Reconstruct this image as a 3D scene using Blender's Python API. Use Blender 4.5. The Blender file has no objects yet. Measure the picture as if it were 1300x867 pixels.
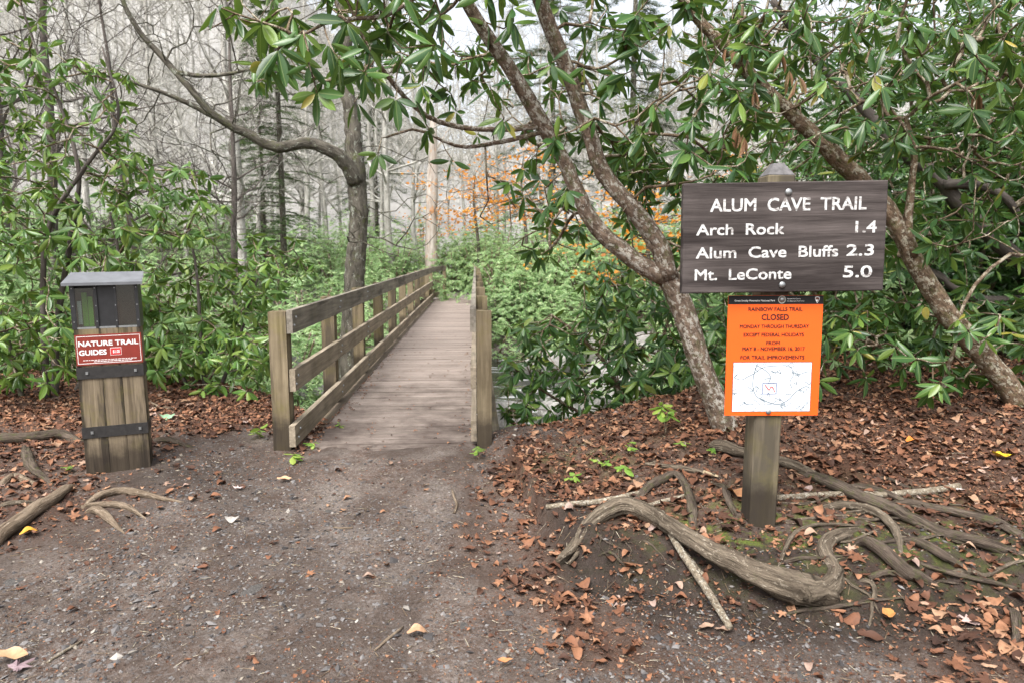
import bpy, math, random
import numpy as np
from mathutils import Vector, Matrix

random.seed(7)
RNG = np.random.default_rng(11)
R = math.radians
SC = bpy.context.scene
COL = SC.collection

# ------------------------------------------------------------------ camera
FPX, PITCH, CH = 867.0, R(7.3), 1.6
cam_d = bpy.data.cameras.new('camera')
cam = bpy.data.objects.new('camera', cam_d); COL.objects.link(cam)
cam_d.sensor_width = 36.0
cam_d.lens = 36.0 * FPX / 1300.0
cam_d.clip_start = 0.05; cam_d.clip_end = 2000.0
cam.location = (0, 0, CH)
cam.rotation_euler = (math.pi / 2 - PITCH, 0, 0)
cam_d.dof.use_dof = True
cam_d.dof.focus_distance = 4.0
cam_d.dof.aperture_fstop = 3.2
SC.camera = cam

# ------------------------------------------------------------------ sky, sun, exposure
SUN_EL, SUN_AZ = R(58), R(205)
world = bpy.data.worlds.new('World'); SC.world = world; world.use_nodes = True
wn = world.node_tree; wn.nodes.clear()
sky = wn.nodes.new('ShaderNodeTexSky'); sky.sky_type = 'NISHITA'; sky.sun_disc = False
sky.sun_elevation = SUN_EL; sky.sun_rotation = SUN_AZ
sky.air_density = 1.0; sky.dust_density = 6.0; sky.ozone_density = 1.0
hs = wn.nodes.new('ShaderNodeHueSaturation'); hs.inputs['Saturation'].default_value = 0.28
bgn = wn.nodes.new('ShaderNodeBackground'); bgn.inputs['Strength'].default_value = 0.15
won = wn.nodes.new('ShaderNodeOutputWorld')
wn.links.new(sky.outputs[0], hs.inputs['Color']); wn.links.new(hs.outputs[0], bgn.inputs['Color'])
wn.links.new(bgn.outputs[0], won.inputs['Surface'])
sun_d = bpy.data.lights.new('sun', 'SUN'); sun_d.energy = 1.1; sun_d.angle = R(28); sun_d.color = (1.0, 0.98, 0.955)
sun = bpy.data.objects.new('sun', sun_d); COL.objects.link(sun)
sdir = Vector((math.cos(SUN_EL) * math.sin(SUN_AZ), math.cos(SUN_EL) * math.cos(SUN_AZ), math.sin(SUN_EL)))
sun.rotation_euler = sdir.to_track_quat('Z', 'Y').to_euler(); sun.location = (0, 0, 40)
SC.view_settings.view_transform = 'Standard'; SC.view_settings.look = 'None'
SC.view_settings.exposure = 1.42; SC.view_settings.gamma = 1.0
SC.cycles.max_bounces = 4; SC.cycles.diffuse_bounces = 2; SC.cycles.glossy_bounces = 3
SC.cycles.transmission_bounces = 4; SC.cycles.transparent_max_bounces = 4
SC.cycles.use_denoising = True
SC.cycles.caustics_reflective = False; SC.cycles.caustics_refractive = False

# ------------------------------------------------------------------ picture point -> place helpers (used to survey positions)
CP, SP = math.cos(PITCH), math.sin(PITCH)
def ray(u, v):
    a = (u - 650.0) / FPX; b = (433.5 - v) / FPX
    return np.array([a, CP + b * SP, -SP + b * CP])
def G(u, v, z=0.0):
    d = ray(u, v); t = (z - CH) / d[2]
    return np.array([0, 0, CH]) + d * t
def D(u, v, y):
    d = ray(u, v); return np.array([0, 0, CH]) + d * (y / d[1])
def project(P):
    P = np.atleast_2d(P); q = P - np.array([0, 0, CH])
    zc = q[:, 1] * CP - q[:, 2] * SP
    yc = q[:, 1] * SP + q[:, 2] * CP
    zs = np.where(zc > 0.05, zc, 0.05)
    return 650 + FPX * q[:, 0] / zs, 433.5 - FPX * yc / zs, zc

# ------------------------------------------------------------------ mesh helpers
def new_mesh(name, V, faces, tint=None, smooth=False, extra=None):
    """faces: list of int arrays (n,3) / (n,4)"""
    V = np.asarray(V, dtype=np.float32)
    me = bpy.data.meshes.new(name)
    faces = [np.asarray(f, dtype=np.int32) for f in faces if len(f)]
    nl = sum(f.size for f in faces); nf = sum(len(f) for f in faces)
    me.vertices.add(len(V)); me.vertices.foreach_set('co', V.ravel())
    me.loops.add(nl); me.polygons.add(nf)
    me.loops.foreach_set('vertex_index', np.concatenate([f.ravel() for f in faces]))
    ls = []; s = 0
    for f in faces:
        k = f.shape[1]; ls.append(s + np.arange(len(f), dtype=np.int32) * k); s += f.size
    me.polygons.foreach_set('loop_start', np.concatenate(ls).astype(np.int32))
    me.polygons.foreach_set('use_smooth', np.full(nf, bool(smooth)))
    for nm, arr in ([('tint', tint)] if tint is not None else []) + list((extra or {}).items()):
        a = me.attributes.new(nm, 'FLOAT', 'POINT'); a.data.foreach_set('value', np.asarray(arr, dtype=np.float32))
    me.update(calc_edges=True)
    return me

class MB:
    def __init__(s): s.V = []; s.Q = []; s.T = []; s.t = []; s.c = []; s.n = 0; s.has = False
    def add(s, V, Q=None, T=None, tint=0.5, tc=None):
        V = np.asarray(V, dtype=np.float64).reshape(-1, 3)
        s.V.append(V); s.c.append(V if tc is None else tc); s.has |= tc is not None
        if Q is not None and len(Q): s.Q.append(np.asarray(Q, dtype=np.int64) + s.n)
        if T is not None and len(T): s.T.append(np.asarray(T, dtype=np.int64) + s.n)
        s.t.append(np.broadcast_to(np.asarray(tint, dtype=np.float64), (len(V),)))
        s.n += len(V)
    def mesh(s, name, smooth=False):
        f = []
        if s.Q: f.append(np.concatenate(s.Q))
        if s.T: f.append(np.concatenate(s.T))
        me = new_mesh(name, np.concatenate(s.V), f, tint=np.concatenate(s.t), smooth=smooth)
        if s.has:
            a = me.attributes.new('tc', 'FLOAT_VECTOR', 'POINT'); a.data.foreach_set('vector', np.concatenate(s.c).astype(np.float32).ravel())
        return me
    def build(s, name, m, parent=None, smooth=False):
        return put(name, s.mesh(name, smooth), m, parent)

def put(name, me, m=None, parent=None, loc=None, rot=None):
    o = bpy.data.objects.new(name, me); COL.objects.link(o)
    if m is not None and me is not None and not me.materials: me.materials.append(m)
    if parent is not None: o.parent = parent
    if loc is not None: o.location = loc
    if rot is not None: o.rotation_euler = rot
    return o
def thing(name, label, cat, loc=(0, 0, 0), rot=(0, 0, 0), group=None):
    o = put(name, None, loc=loc, rot=rot); return tag(o, label, cat, group)
def tag(o, label=None, cat=None, group=None, kind=None):
    if label: o['label'] = label
    if cat: o['category'] = cat
    if group: o['group'] = group
    if kind: o['kind'] = kind
    return o

BOXQ = np.array([[0, 3, 2, 1], [4, 5, 6, 7], [0, 1, 5, 4], [1, 2, 6, 5], [2, 3, 7, 6], [3, 0, 4, 7]])
def box_v(x0, x1, y0, y1, z0, z1):
    return np.array([[x0, y0, z0], [x1, y0, z0], [x1, y1, z0], [x0, y1, z0], [x0, y0, z1], [x1, y0, z1], [x1, y1, z1], [x0, y1, z1]], float)
def bevel_box_mesh(name, x0, x1, y0, y1, z0, z1, b=0.004, seg=1, jitter=0.0, cuts=0, axis=0):
    import bmesh
    bm = bmesh.new()
    vs = [bm.verts.new(p) for p in box_v(x0, x1, y0, y1, z0, z1)]
    for q in BOXQ: bm.faces.new([vs[i] for i in q])
    if cuts:
        es = [e for e in bm.edges if abs((e.verts[0].co - e.verts[1].co)[axis]) > 1e-6]
        bmesh.ops.subdivide_edges(bm, edges=es, cuts=cuts, use_grid_fill=True)
    eds = [e for e in bm.edges if len(e.link_faces) == 2 and e.calc_face_angle(0) > 0.5]
    bmesh.ops.bevel(bm, geom=eds, offset=b, segments=seg, affect='EDGES', profile=0.7)
    if jitter:
        for v in bm.verts: v.co += Vector((random.uniform(-1, 1), random.uniform(-1, 1), random.uniform(-1, 1))) * jitter
    me = bpy.data.meshes.new(name); bm.to_mesh(me); bm.free()
    return me

def catmull(P, n):
    P = np.asarray(P, float)
    if len(P) < 3:
        t = np.linspace(0, 1, n)[:, None]; return P[0] * (1 - t) + P[-1] * t
    k = P.shape[1]
    ext = np.vstack([2 * P[0] - P[1], P, 2 * P[-1] - P[-2]])
    seg = len(P) - 1
    out = []
    for tt in np.linspace(0, seg, n):
        i = min(int(tt), seg - 1); f = tt - i
        p0, p1, p2, p3 = ext[i], ext[i + 1], ext[i + 2], ext[i + 3]
        out.append(0.5 * ((2 * p1) + (-p0 + p2) * f + (2 * p0 - 5 * p1 + 4 * p2 - p3) * f * f + (-p0 + 3 * p1 - 3 * p2 + p3) * f ** 3))
    return np.array(out)

def tube(mb, P, r, sides=8, n=None, rough=0.0, tint=0.5, cap=True, flat=1.0, wob=0.0):
    """tapered tube along P (k,3) with radii r (k) ; rough = lengthwise ridges and knots"""
    P = np.asarray(P, float); r = np.broadcast_to(np.asarray(r, float), (len(P),))
    if n:
        A = catmull(np.hstack([P, r[:, None]]), n); P = A[:, :3]; r = np.maximum(A[:, 3], 0.0008)
    m = len(P)
    if wob:
        P = P + RNG.normal(0, 1, (m, 3)) * wob * r[:, None]
    Tn = np.gradient(P, axis=0); Tn /= np.linalg.norm(Tn, axis=1)[:, None] + 1e-9
    ref = np.array([0, 0, 1.0]) if abs(Tn[0][2]) < 0.9 else np.array([1.0, 0, 0])
    x = np.cross(ref, Tn[0]); x /= np.linalg.norm(x)
    X = np.zeros((m, 3)); X[0] = x
    for i in range(1, m):
        x = X[i - 1] - Tn[i] * np.dot(X[i - 1], Tn[i]); X[i] = x / (np.linalg.norm(x) + 1e-9)
    Y = np.cross(Tn, X)
    a = np.linspace(0, 2 * np.pi, sides, endpoint=False)
    rr = np.ones((m, sides))
    al = np.concatenate([[0], np.cumsum(np.linalg.norm(np.diff(P, axis=0), axis=1))])
    off = RNG.uniform(0, 50, 3)
    if rough:
        q = (al / (r.max() * 2.2 + 1e-4))[:, None]
        n1 = vnoise(np.cos(a)[None] * 1.1 + off[0] + 0 * q, np.sin(a)[None] * 1.1 + q * 0.55 + off[1], 5) - 0.5
        n2 = vnoise(np.cos(a)[None] * 2.6 + off[2] + 0 * q, np.sin(a)[None] * 2.6 + q * 1.2 + off[0], 6) - 0.5
        rid = (vnoise(np.cos(a)[None] * 3.2 + off[2] + 0 * q, np.sin(a)[None] * 3.2 + q * 0.10 + off[1], 8) - 0.5) * 1.5
        rr += rough * (2.0 * n1 + 1.3 * n2 + rid)
    V = P[:, None] + (r[:, None] * rr)[..., None] * (np.cos(a)[None, :, None] * X[:, None] + flat * np.sin(a)[None, :, None] * Y[:, None])
    V = V.reshape(-1, 3)
    TC = np.stack([r[:, None] * np.cos(a)[None], r[:, None] * np.sin(a)[None], np.broadcast_to(al[:, None], (m, sides))], -1).reshape(-1, 3) + off
    i = np.arange(m - 1)[:, None]; j = np.arange(sides)[None]
    Q = np.stack([i * sides + j, i * sides + (j + 1) % sides, (i + 1) * sides + (j + 1) % sides, (i + 1) * sides + j], -1).reshape(-1, 4)
    T = None
    if cap:
        V = np.vstack([V, P[0], P[-1]]); TC = np.vstack([TC, TC[0], TC[-1]]); c0, c1 = m * sides, m * sides + 1
        jj = np.arange(sides)
        T = np.vstack([np.stack([np.full(sides, c0), (jj + 1) % sides, jj], -1),
                       np.stack([np.full(sides, c1), (m - 1) * sides + jj, (m - 1) * sides + (jj + 1) % sides], -1)])
    mb.add(V, Q, T, tint, tc=TC)

def sticks(mb, P0, P1, r0, r1, sides=4, tint=0.5):
    P0 = np.asarray(P0, float); P1 = np.asarray(P1, float); n = len(P0)
    if n == 0: return
    r0 = np.broadcast_to(np.asarray(r0, float), (n,)); r1 = np.broadcast_to(np.asarray(r1, float), (n,))
    Tn = P1 - P0; Tn /= np.linalg.norm(Tn, axis=1)[:, None] + 1e-9
    ref = np.where(np.abs(Tn[:, 2:3]) < 0.9, np.array([[0, 0, 1.0]]), np.array([[1.0, 0, 0]]))
    X = np.cross(ref, Tn); X /= np.linalg.norm(X, axis=1)[:, None] + 1e-9
    Y = np.cross(Tn, X)
    a = np.linspace(0, 2 * np.pi, sides, endpoint=False)
    ring = np.cos(a)[None, :, None] * X[:, None] + np.sin(a)[None, :, None] * Y[:, None]
    V = np.concatenate([P0[:, None] + r0[:, None, None] * ring, P1[:, None] + r1[:, None, None] * ring], 1)
    b = (np.arange(n) * 2 * sides)[:, None]; j = np.arange(sides)[None]; k = (j + 1) % sides
    Q = np.stack([b + j, b + k, b + sides + k, b + sides + j], -1).reshape(-1, 4)
    t = np.repeat(np.broadcast_to(np.asarray(tint, float), (n,)), 2 * sides)
    V = V.reshape(-1, 3); mb.add(V, Q, None, t, tc=V)

def scatter(mb, BV, BQ, BT, pos, rotm, scale, tint):
    """merged copies of a small base shape"""
    n = len(pos); BV = np.asarray(BV, float); k = len(BV)
    if n == 0: return
    scale = np.asarray(scale, float)
    S = BV[None] * (scale[:, None, None] if scale.ndim == 1 else scale[:, None, :])
    V = np.einsum('nij,nkj->nki', rotm, S) + pos[:, None]
    off = (np.arange(n) * k)[:, None, None]
    Q = (np.asarray(BQ)[None] + off).reshape(-1, 4) if BQ is not None and len(BQ) else None
    T = (np.asarray(BT)[None] + off).reshape(-1, 3) if BT is not None and len(BT) else None
    mb.add(V.reshape(-1, 3), Q, T, np.repeat(tint, k))

def basis(dirv, nrm):
    """rotation matrices with x along dirv and z near nrm"""
    x = dirv / (np.linalg.norm(dirv, axis=1)[:, None] + 1e-9)
    y = np.cross(nrm, x); y /= np.linalg.norm(y, axis=1)[:, None] + 1e-9
    z = np.cross(x, y)
    return np.stack([x, y, z], -1)
def eulers(yaw, tx, ty):
    cy, sy = np.cos(yaw), np.sin(yaw); cx, sx = np.cos(tx), np.sin(tx); ca, sa = np.cos(ty), np.sin(ty)
    o, z = np.ones_like(yaw), np.zeros_like(yaw)
    Z = np.stack([np.stack([cy, -sy, z], -1), np.stack([sy, cy, z], -1), np.stack([z, z, o], -1)], 1)
    X = np.stack([np.stack([o, z, z], -1), np.stack([z, cx, -sx], -1), np.stack([z, sx, cx], -1)], 1)
    Y = np.stack([np.stack([ca, z, sa], -1), np.stack([z, o, z], -1), np.stack([-sa, z, ca], -1)], 1)
    return Z @ X @ Y

def hash2(i, j, s):
    n = (i * 374761393 + j * 668265263 + s * 1442695041) & 0xFFFFFFFF
    n = ((n ^ (n >> 13)) * 1274126177) & 0xFFFFFFFF
    return ((n ^ (n >> 16)) & 0xFFFF) / 65535.0
def vnoise(x, y, s=0):
    x = np.asarray(x, float); y = np.asarray(y, float)
    xi = np.floor(x).astype(np.int64); yi = np.floor(y).astype(np.int64); fx = x - xi; fy = y - yi
    fx = fx * fx * (3 - 2 * fx); fy = fy * fy * (3 - 2 * fy)
    a = hash2(xi, yi, s); b = hash2(xi + 1, yi, s); c = hash2(xi, yi + 1, s); d = hash2(xi + 1, yi + 1, s)
    return (a * (1 - fx) + b * fx) * (1 - fy) + (c * (1 - fx) + d * fx) * fy
def fbm(x, y, s=0, o=4):
    return sum(vnoise(x * 2 ** k, y * 2 ** k, s + k) * 0.5 ** (k + 1) for k in range(o))
def sm(a, b, x):
    t = np.clip((x - a) / (b - a), 0, 1); return t * t * (3 - 2 * t)

# ------------------------------------------------------------------ material helpers
def srgb(r, g, b):
    f = lambda c: (c / 255 / 12.92) if c / 255 <= 0.04045 else ((c / 255 + 0.055) / 1.055) ** 2.4
    return (f(r), f(g), f(b), 1)
class NT:
    def __init__(s, name):
        s.m = bpy.data.materials.new(name); s.m.use_nodes = True; s.t = s.m.node_tree
        s.b = s.t.nodes['Principled BSDF']; s.out = s.t.nodes['Material Output']
    def n(s, ty, **k):
        x = s.t.nodes.new(ty)
        for a, v in k.items(): setattr(x, a, v)
        return x
    def l(s, a, b): s.t.links.new(a, b)
    def coord(s, kind='Object', scale=(1, 1, 1), rnd=False):
        tc = s.n('ShaderNodeTexCoord'); mp = s.n('ShaderNodeMapping'); mp.inputs['Scale'].default_value = scale
        s.l(tc.outputs[kind], mp.inputs['Vector'])
        if rnd:
            oi = s.n('ShaderNodeObjectInfo'); mu = s.n('ShaderNodeMath', operation='MULTIPLY'); mu.inputs[1].default_value = 37.0
            s.l(oi.outputs['Random'], mu.inputs[0]); s.l(mu.outputs[0], mp.inputs['Location'])
        return mp.outputs[0]
    def pos(s, scale=(1, 1, 1)):
        g = s.n('ShaderNodeNewGeometry'); mp = s.n('ShaderNodeMapping'); mp.inputs['Scale'].default_value = scale
        s.l(g.outputs['Position'], mp.inputs['Vector']); return mp.outputs[0]
    def noise(s, vec, scale, detail=4, rough=0.6, dist=0.0):
        x = s.n('ShaderNodeTexNoise'); x.inputs['Scale'].default_value = scale; x.inputs['Detail'].default_value = detail
        x.inputs['Roughness'].default_value = rough; x.inputs['Distortion'].default_value = dist
        if vec is not None: s.l(vec, x.inputs['Vector'])
        return x.outputs['Fac']
    def vor(s, vec, scale, out='Distance', feature='F1'):
        x = s.n('ShaderNodeTexVoronoi', feature=feature); x.inputs['Scale'].default_value = scale; s.l(vec, x.inputs['Vector']); return x.outputs[out]
    def ramp(s, fac, stops, interp='LINEAR'):
        x = s.n('ShaderNodeValToRGB'); cr = x.color_ramp; cr.interpolation = interp
        while len(cr.elements) < len(stops): cr.elements.new(0.5)
        for e, (p, c) in zip(cr.elements, stops):
            e.position = p; e.color = c if not isinstance(c, (int, float)) else (c, c, c, 1)
        s.l(fac, x.inputs[0]); return x.outputs[0]
    def mix(s, fac, a, b, mode='MIX'):
        x = s.n('ShaderNodeMix', data_type='RGBA', blend_type=mode)
        if isinstance(fac, (int, float)): x.inputs[0].default_value = fac
        else: s.l(fac, x.inputs[0])
        for q, i in ((a, 6), (b, 7)):
            if isinstance(q, tuple): x.inputs[i].default_value = q
            else: s.l(q, x.inputs[i])
        return x.outputs[2]
    def math(s, op, a, b=0.0):
        x = s.n('ShaderNodeMath', operation=op)
        for q, i in ((a, 0), (b, 1)):
            if isinstance(q, (int, float)): x.inputs[i].default_value = q
            else: s.l(q, x.inputs[i])
        return x.outputs[0]
    def attr(s, name):
        x = s.n('ShaderNodeAttribute'); x.attribute_name = name; return x.outputs['Fac']
    def rnd(s):
        return s.n('ShaderNodeObjectInfo').outputs['Random']
    def bump(s, h, strength=0.5, dist=0.01):
        x = s.n('ShaderNodeBump'); x.inputs['Strength'].default_value = strength; x.inputs['Distance'].default_value = dist
        s.l(h, x.inputs['Height']); s.l(x.outputs[0], s.b.inputs['Normal'])
    def base(s, c, rough=0.8, spec=0.3):
        if isinstance(c, tuple): s.b.inputs['Base Color'].default_value = c
        else: s.l(c, s.b.inputs['Base Color'])
        if isinstance(rough, (int, float)): s.b.inputs['Roughness'].default_value = rough
        else: s.l(rough, s.b.inputs['Roughness'])
        s.b.inputs['Specular IOR Level'].default_value = spec
        return s
    def translucent(s, col, amt):
        tr = s.n('ShaderNodeBsdfTranslucent'); mx = s.n('ShaderNodeMixShader'); mx.inputs[0].default_value = amt
        if isinstance(col, tuple): tr.inputs[0].default_value = col
        else: s.l(col, tr.inputs[0])
        s.l(s.b.outputs[0], mx.inputs[1]); s.l(tr.outputs[0], mx.inputs[2]); s.l(mx.outputs[0], s.out.inputs['Surface'])

def leaf_mat(name, stops, use_attr, rough=0.30, spec=0.38, trans=0.22, tcol=(0.16, 0.26, 0.04, 1)):
    m = NT(name)
    f = m.attr('tint') if use_attr else m.rnd()
    c = m.ramp(f, stops)
    nz = m.noise(m.coord('Object'), 35, 3)
    c2 = m.mix(m.ramp(nz, [(0.35, 0.0), (0.75, 0.35)]), c, (0.10, 0.17, 0.035, 1))
    if not use_attr:
        sx = m.n('ShaderNodeSeparateXYZ'); m.l(m.n('ShaderNodeTexCoord').outputs['Object'], sx.inputs[0])
        c2 = m.mix(m.ramp(m.math('ABSOLUTE', sx.outputs[1]), [(0.006, 0.6), (0.018, 0.0)]), c2, (0.22, 0.28, 0.10, 1))
    m.base(c2, rough, spec); m.translucent(tcol, trans)
    return m.m
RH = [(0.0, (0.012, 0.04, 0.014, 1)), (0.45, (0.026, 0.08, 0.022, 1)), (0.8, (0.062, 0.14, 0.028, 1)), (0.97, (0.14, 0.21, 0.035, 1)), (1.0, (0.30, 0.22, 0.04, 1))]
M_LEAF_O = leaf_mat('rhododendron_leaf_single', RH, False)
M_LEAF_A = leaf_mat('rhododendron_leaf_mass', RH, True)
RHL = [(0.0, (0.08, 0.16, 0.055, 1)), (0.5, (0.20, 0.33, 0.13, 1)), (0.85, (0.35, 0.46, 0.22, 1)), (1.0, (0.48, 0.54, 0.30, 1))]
M_LEAF_FAR = leaf_mat('rhododendron_leaf_far', RHL, True, rough=0.35, spec=0.4, trans=0.3, tcol=(0.30, 0.42, 0.12, 1))  # paler leaf colour stands for stronger light on the distant thicket
LL = [(0.0, (0.028, 0.08, 0.015, 1)), (0.45, (0.065, 0.145, 0.025, 1)), (0.8, (0.14, 0.225, 0.035, 1)), (1.0, (0.21, 0.28, 0.06, 1))]
M_LEAF_LO = leaf_mat('rhododendron_leaf_light_single', LL, False)
M_LEAF_LA = leaf_mat('rhododendron_leaf_light_mass', LL, True)
M_SEED = leaf_mat('seedling_leaf', [(0, (0.10, 0.22, 0.03, 1)), (0.6, (0.18, 0.32, 0.05, 1)), (1, (0.32, 0.40, 0.08, 1))], False, rough=0.5, trans=0.35, tcol=(0.35, 0.5, 0.08, 1))
M_HEM = leaf_mat('hemlock_needles', [(0, (0.02, 0.05, 0.02, 1)), (0.6, (0.05, 0.10, 0.035, 1)), (1, (0.11, 0.17, 0.05, 1))], True, rough=0.6, trans=0.15)
M_ORANGE = leaf_mat('autumn_leaves', [(0, (0.30, 0.10, 0.03, 1)), (0.5, (0.55, 0.20, 0.04, 1)), (1, (0.66, 0.36, 0.07, 1))], True, rough=0.6, trans=0.4, tcol=(0.9, 0.35, 0.03, 1))

M_WITHER = leaf_mat('withered_leaf', [(0, (0.16, 0.07, 0.04, 1)), (1, (0.30, 0.14, 0.08, 1))], False, rough=.6, trans=.05)
def bark(name, c0, c1, lichen=None, lichen_amt=0.5, moss=0.0, scale=8.0, stretch=0.35, strength=0.7, rock=False):
    m = NT(name)
    def vec(sc):
        mp = m.n('ShaderNodeMapping'); mp.inputs['Scale'].default_value = sc
        if rock: m.l(m.n('ShaderNodeTexCoord').outputs['Object'], mp.inputs['Vector'])
        else:
            at = m.n('ShaderNodeAttribute'); at.attribute_name = 'tc'; m.l(at.outputs['Vector'], mp.inputs['Vector'])
        return mp.outputs[0]
    v = vec((1, 1, stretch))
    a = m.noise(v, scale, 5, 0.7, 0.4)
    c = m.ramp(a, [(0.32, c0), (0.66, c1)])
    if lichen:
        n2 = m.noise(vec((1, 1, max(stretch, 0.6))), scale * 1.1, 4, 0.75)
        c = m.mix(m.ramp(n2, [(1 - lichen_amt, 0.0), (1 - lichen_amt + 0.05, 0.9)]), c, lichen)
    if moss:
        n3 = m.noise(vec((1, 1, 1)), scale * 0.5, 5, 0.8)
        c = m.mix(m.ramp(n3, [(0.64 - moss * 0.25, 0.0), (0.80 - moss * 0.25, 0.7)]), c, (0.085, 0.10, 0.03, 1))
    cr = m.noise(vec((1, 1, stretch * 0.5)), scale * 3.2, 4, 0.7)
    c = m.mix(m.ramp(cr, [(0.30, 0.75), (0.44, 0.0)]), c, tuple(x * 0.45 for x in c0[:3]) + (1,))
    m.base(c, 0.9, 0.06); m.bump(m.math('ADD', cr, a), strength, 0.02)
    return m.m
M_BARK_RH = bark('rhododendron_bark', (0.07, 0.05, 0.038, 1), (0.27, 0.20, 0.15, 1), (0.47, 0.44, 0.38, 1), 0.48, 0.48, 24, 0.75, 1.0)
M_BARK_RH2 = bark('rhododendron_bark_brown', (0.055, 0.038, 0.026, 1), (0.24, 0.17, 0.115, 1), (0.40, 0.37, 0.29, 1), 0.47, 0.52, 20, 0.85, 1.0)
M_TWIG = bark('twig_bark', (0.05, 0.034, 0.025, 1), (0.22, 0.165, 0.11, 1), (0.38, 0.34, 0.26, 1), 0.48, 0.2, 14, 0.8)
M_BARK_GREY = bark('grey_tree_bark', (0.042, 0.037, 0.030, 1), (0.15, 0.135, 0.11, 1), (0.30, 0.31, 0.26, 1), 0.42, 0.45, 13, 0.4, 1.0)
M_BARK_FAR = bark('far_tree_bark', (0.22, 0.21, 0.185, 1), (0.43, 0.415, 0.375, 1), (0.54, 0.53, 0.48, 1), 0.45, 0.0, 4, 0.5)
M_BARK_DARK = bark('dark_tree_bark', (0.05, 0.042, 0.038, 1), (0.15, 0.13, 0.115, 1), (0.26, 0.26, 0.22, 1), 0.38, 0.2, 5)
M_SNAG = bark('snag_wood', (0.26, 0.21, 0.17, 1), (0.54, 0.50, 0.45, 1), (0.46, 0.24, 0.11, 1), 0.42, 0.0, 4.0, 0.25)
M_ROOT = bark('root_wood', (0.045, 0.034, 0.025, 1), (0.215, 0.175, 0.13, 1), (0.31, 0.265, 0.205, 1), 0.42, 0.12, 45, 0.10, 1.0)
M_ROOTD = bark('root_dark', (0.032, 0.024, 0.019, 1), (0.155, 0.122, 0.096, 1), (0.17, 0.145, 0.115, 1), 0.36, 0.5, 45, 0.14, 0.9)
M_ROOTP = bark('root_pale', (0.10, 0.072, 0.05, 1), (0.30, 0.235, 0.17, 1), (0.40, 0.33, 0.255, 1), 0.4, 0.0, 45, 0.10, 1.0)
M_BIRCH = bark('birch_bark', (0.10, 0.078, 0.055, 1), (0.32, 0.27, 0.20, 1), (0.44, 0.41, 0.34, 1), 0.46, 0.15, 50, 1.0)
M_PALEWOOD = bark('broken_wood', (0.36, 0.27, 0.16, 1), (0.55, 0.44, 0.30, 1), None, 0, 0, 40, 0.1)

def wood(name, axis, c0, c1, streak=None, streak_amt=0.4, green=0.0, wet=None, strength=0.35, rough=0.85):
    m = NT(name)
    sc = [26.0, 26.0, 26.0]; sc[axis] = 1.3
    v = m.coord('Object', tuple(sc), rnd=True)
    g = m.noise(v, 1.0, 6, 0.65, 0.6)
    c = m.ramp(g, [(0.28, c0), (0.72, c1)])
    big = m.noise(m.coord('Object', (3, 3, 3), rnd=True), 1.0, 4, 0.6)
    c = m.mix(m.ramp(big, [(0.35, 0.0), (0.7, 0.45)]), c, tuple(x * 0.5 for x in c0[:3]) + (1,))
    if streak:
        s2 = [7.0, 7.0, 7.0]; s2[axis] = 0.7
        st = m.noise(m.coord('Object', tuple(s2), rnd=True), 1.0, 5, 0.6)
        c = m.mix(m.ramp(st, [(1 - streak_amt, 0.0), (1.08 - streak_amt, 0.85)]), c, streak)
    if green:
        gn = m.noise(m.coord('Object', (5, 5, 5), rnd=True), 1.0, 4, 0.7)
        c = m.mix(m.ramp(gn, [(0.5, 0.0), (0.75, green)]), c, (0.17, 0.15, 0.035, 1))
    if wet is not None:
        ps = m.n('ShaderNodeSeparateXYZ'); gp = m.n('ShaderNodeNewGeometry'); m.l(gp.outputs['Position'], ps.inputs[0])
        wn_ = m.noise(m.pos(), 9, 4)
        zz = m.math('ADD', ps.outputs[2], m.math('MULTIPLY', wn_, -0.22))
        c = m.mix(m.ramp(m.math('SUBTRACT', zz, wet - 0.1), [(0.0, 0.8), (0.12, 0.0)]), c, (0.028, 0.022, 0.018, 1))
    fine = list(sc); fine = [f * 3 for f in fine]; fine[axis] = 3
    h1 = m.noise(m.coord('Object', tuple(fine), rnd=True), 1.0, 4, 0.7)
    m.base(c, rough, 0.08); m.bump(h1, strength, 0.006)
    return m.m
M_RAIL = wood('weathered_rail', 1, (0.16, 0.13, 0.095, 1), (0.42, 0.355, 0.27, 1), (0.13, 0.112, 0.09, 1), 0.42, 0.15, strength=0.6)
M_RAILTOP = wood('weathered_rail_grey', 1, (0.13, 0.115, 0.095, 1), (0.34, 0.305, 0.25, 1), (0.08, 0.071, 0.06, 1), 0.46, 0.15, strength=0.6)
M_RPOST = wood('rail_post_wood', 2, (0.11, 0.085, 0.052, 1), (0.29, 0.235, 0.155, 1), (0.065, 0.053, 0.04, 1), 0.5, 0.4, wet=0.18, strength=0.6)
M_SPOST = wood('sign_post_wood', 2, (0.10, 0.082, 0.058, 1), (0.24, 0.20, 0.145, 1), (0.07, 0.06, 0.045, 1), 0.5, 0.3, wet=0.30)
M_CRATE = wood('box_plank_wood', 2, (0.10, 0.078, 0.053, 1), (0.30, 0.24, 0.165, 1), (0.022, 0.019, 0.016, 1), 0.52, 0.4, wet=0.14, strength=0.6)
M_SIGN = wood('sign_board_wood', 0, (0.034, 0.028, 0.026, 1), (0.125, 0.106, 0.10, 1), (0.026, 0.021, 0.020, 1), 0.45, 0.0, strength=0.5)
M_BEAM = wood('beam_wood', 1, (0.05, 0.042, 0.032, 1), (0.14, 0.12, 0.09, 1), None, 0, 0.3)

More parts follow.
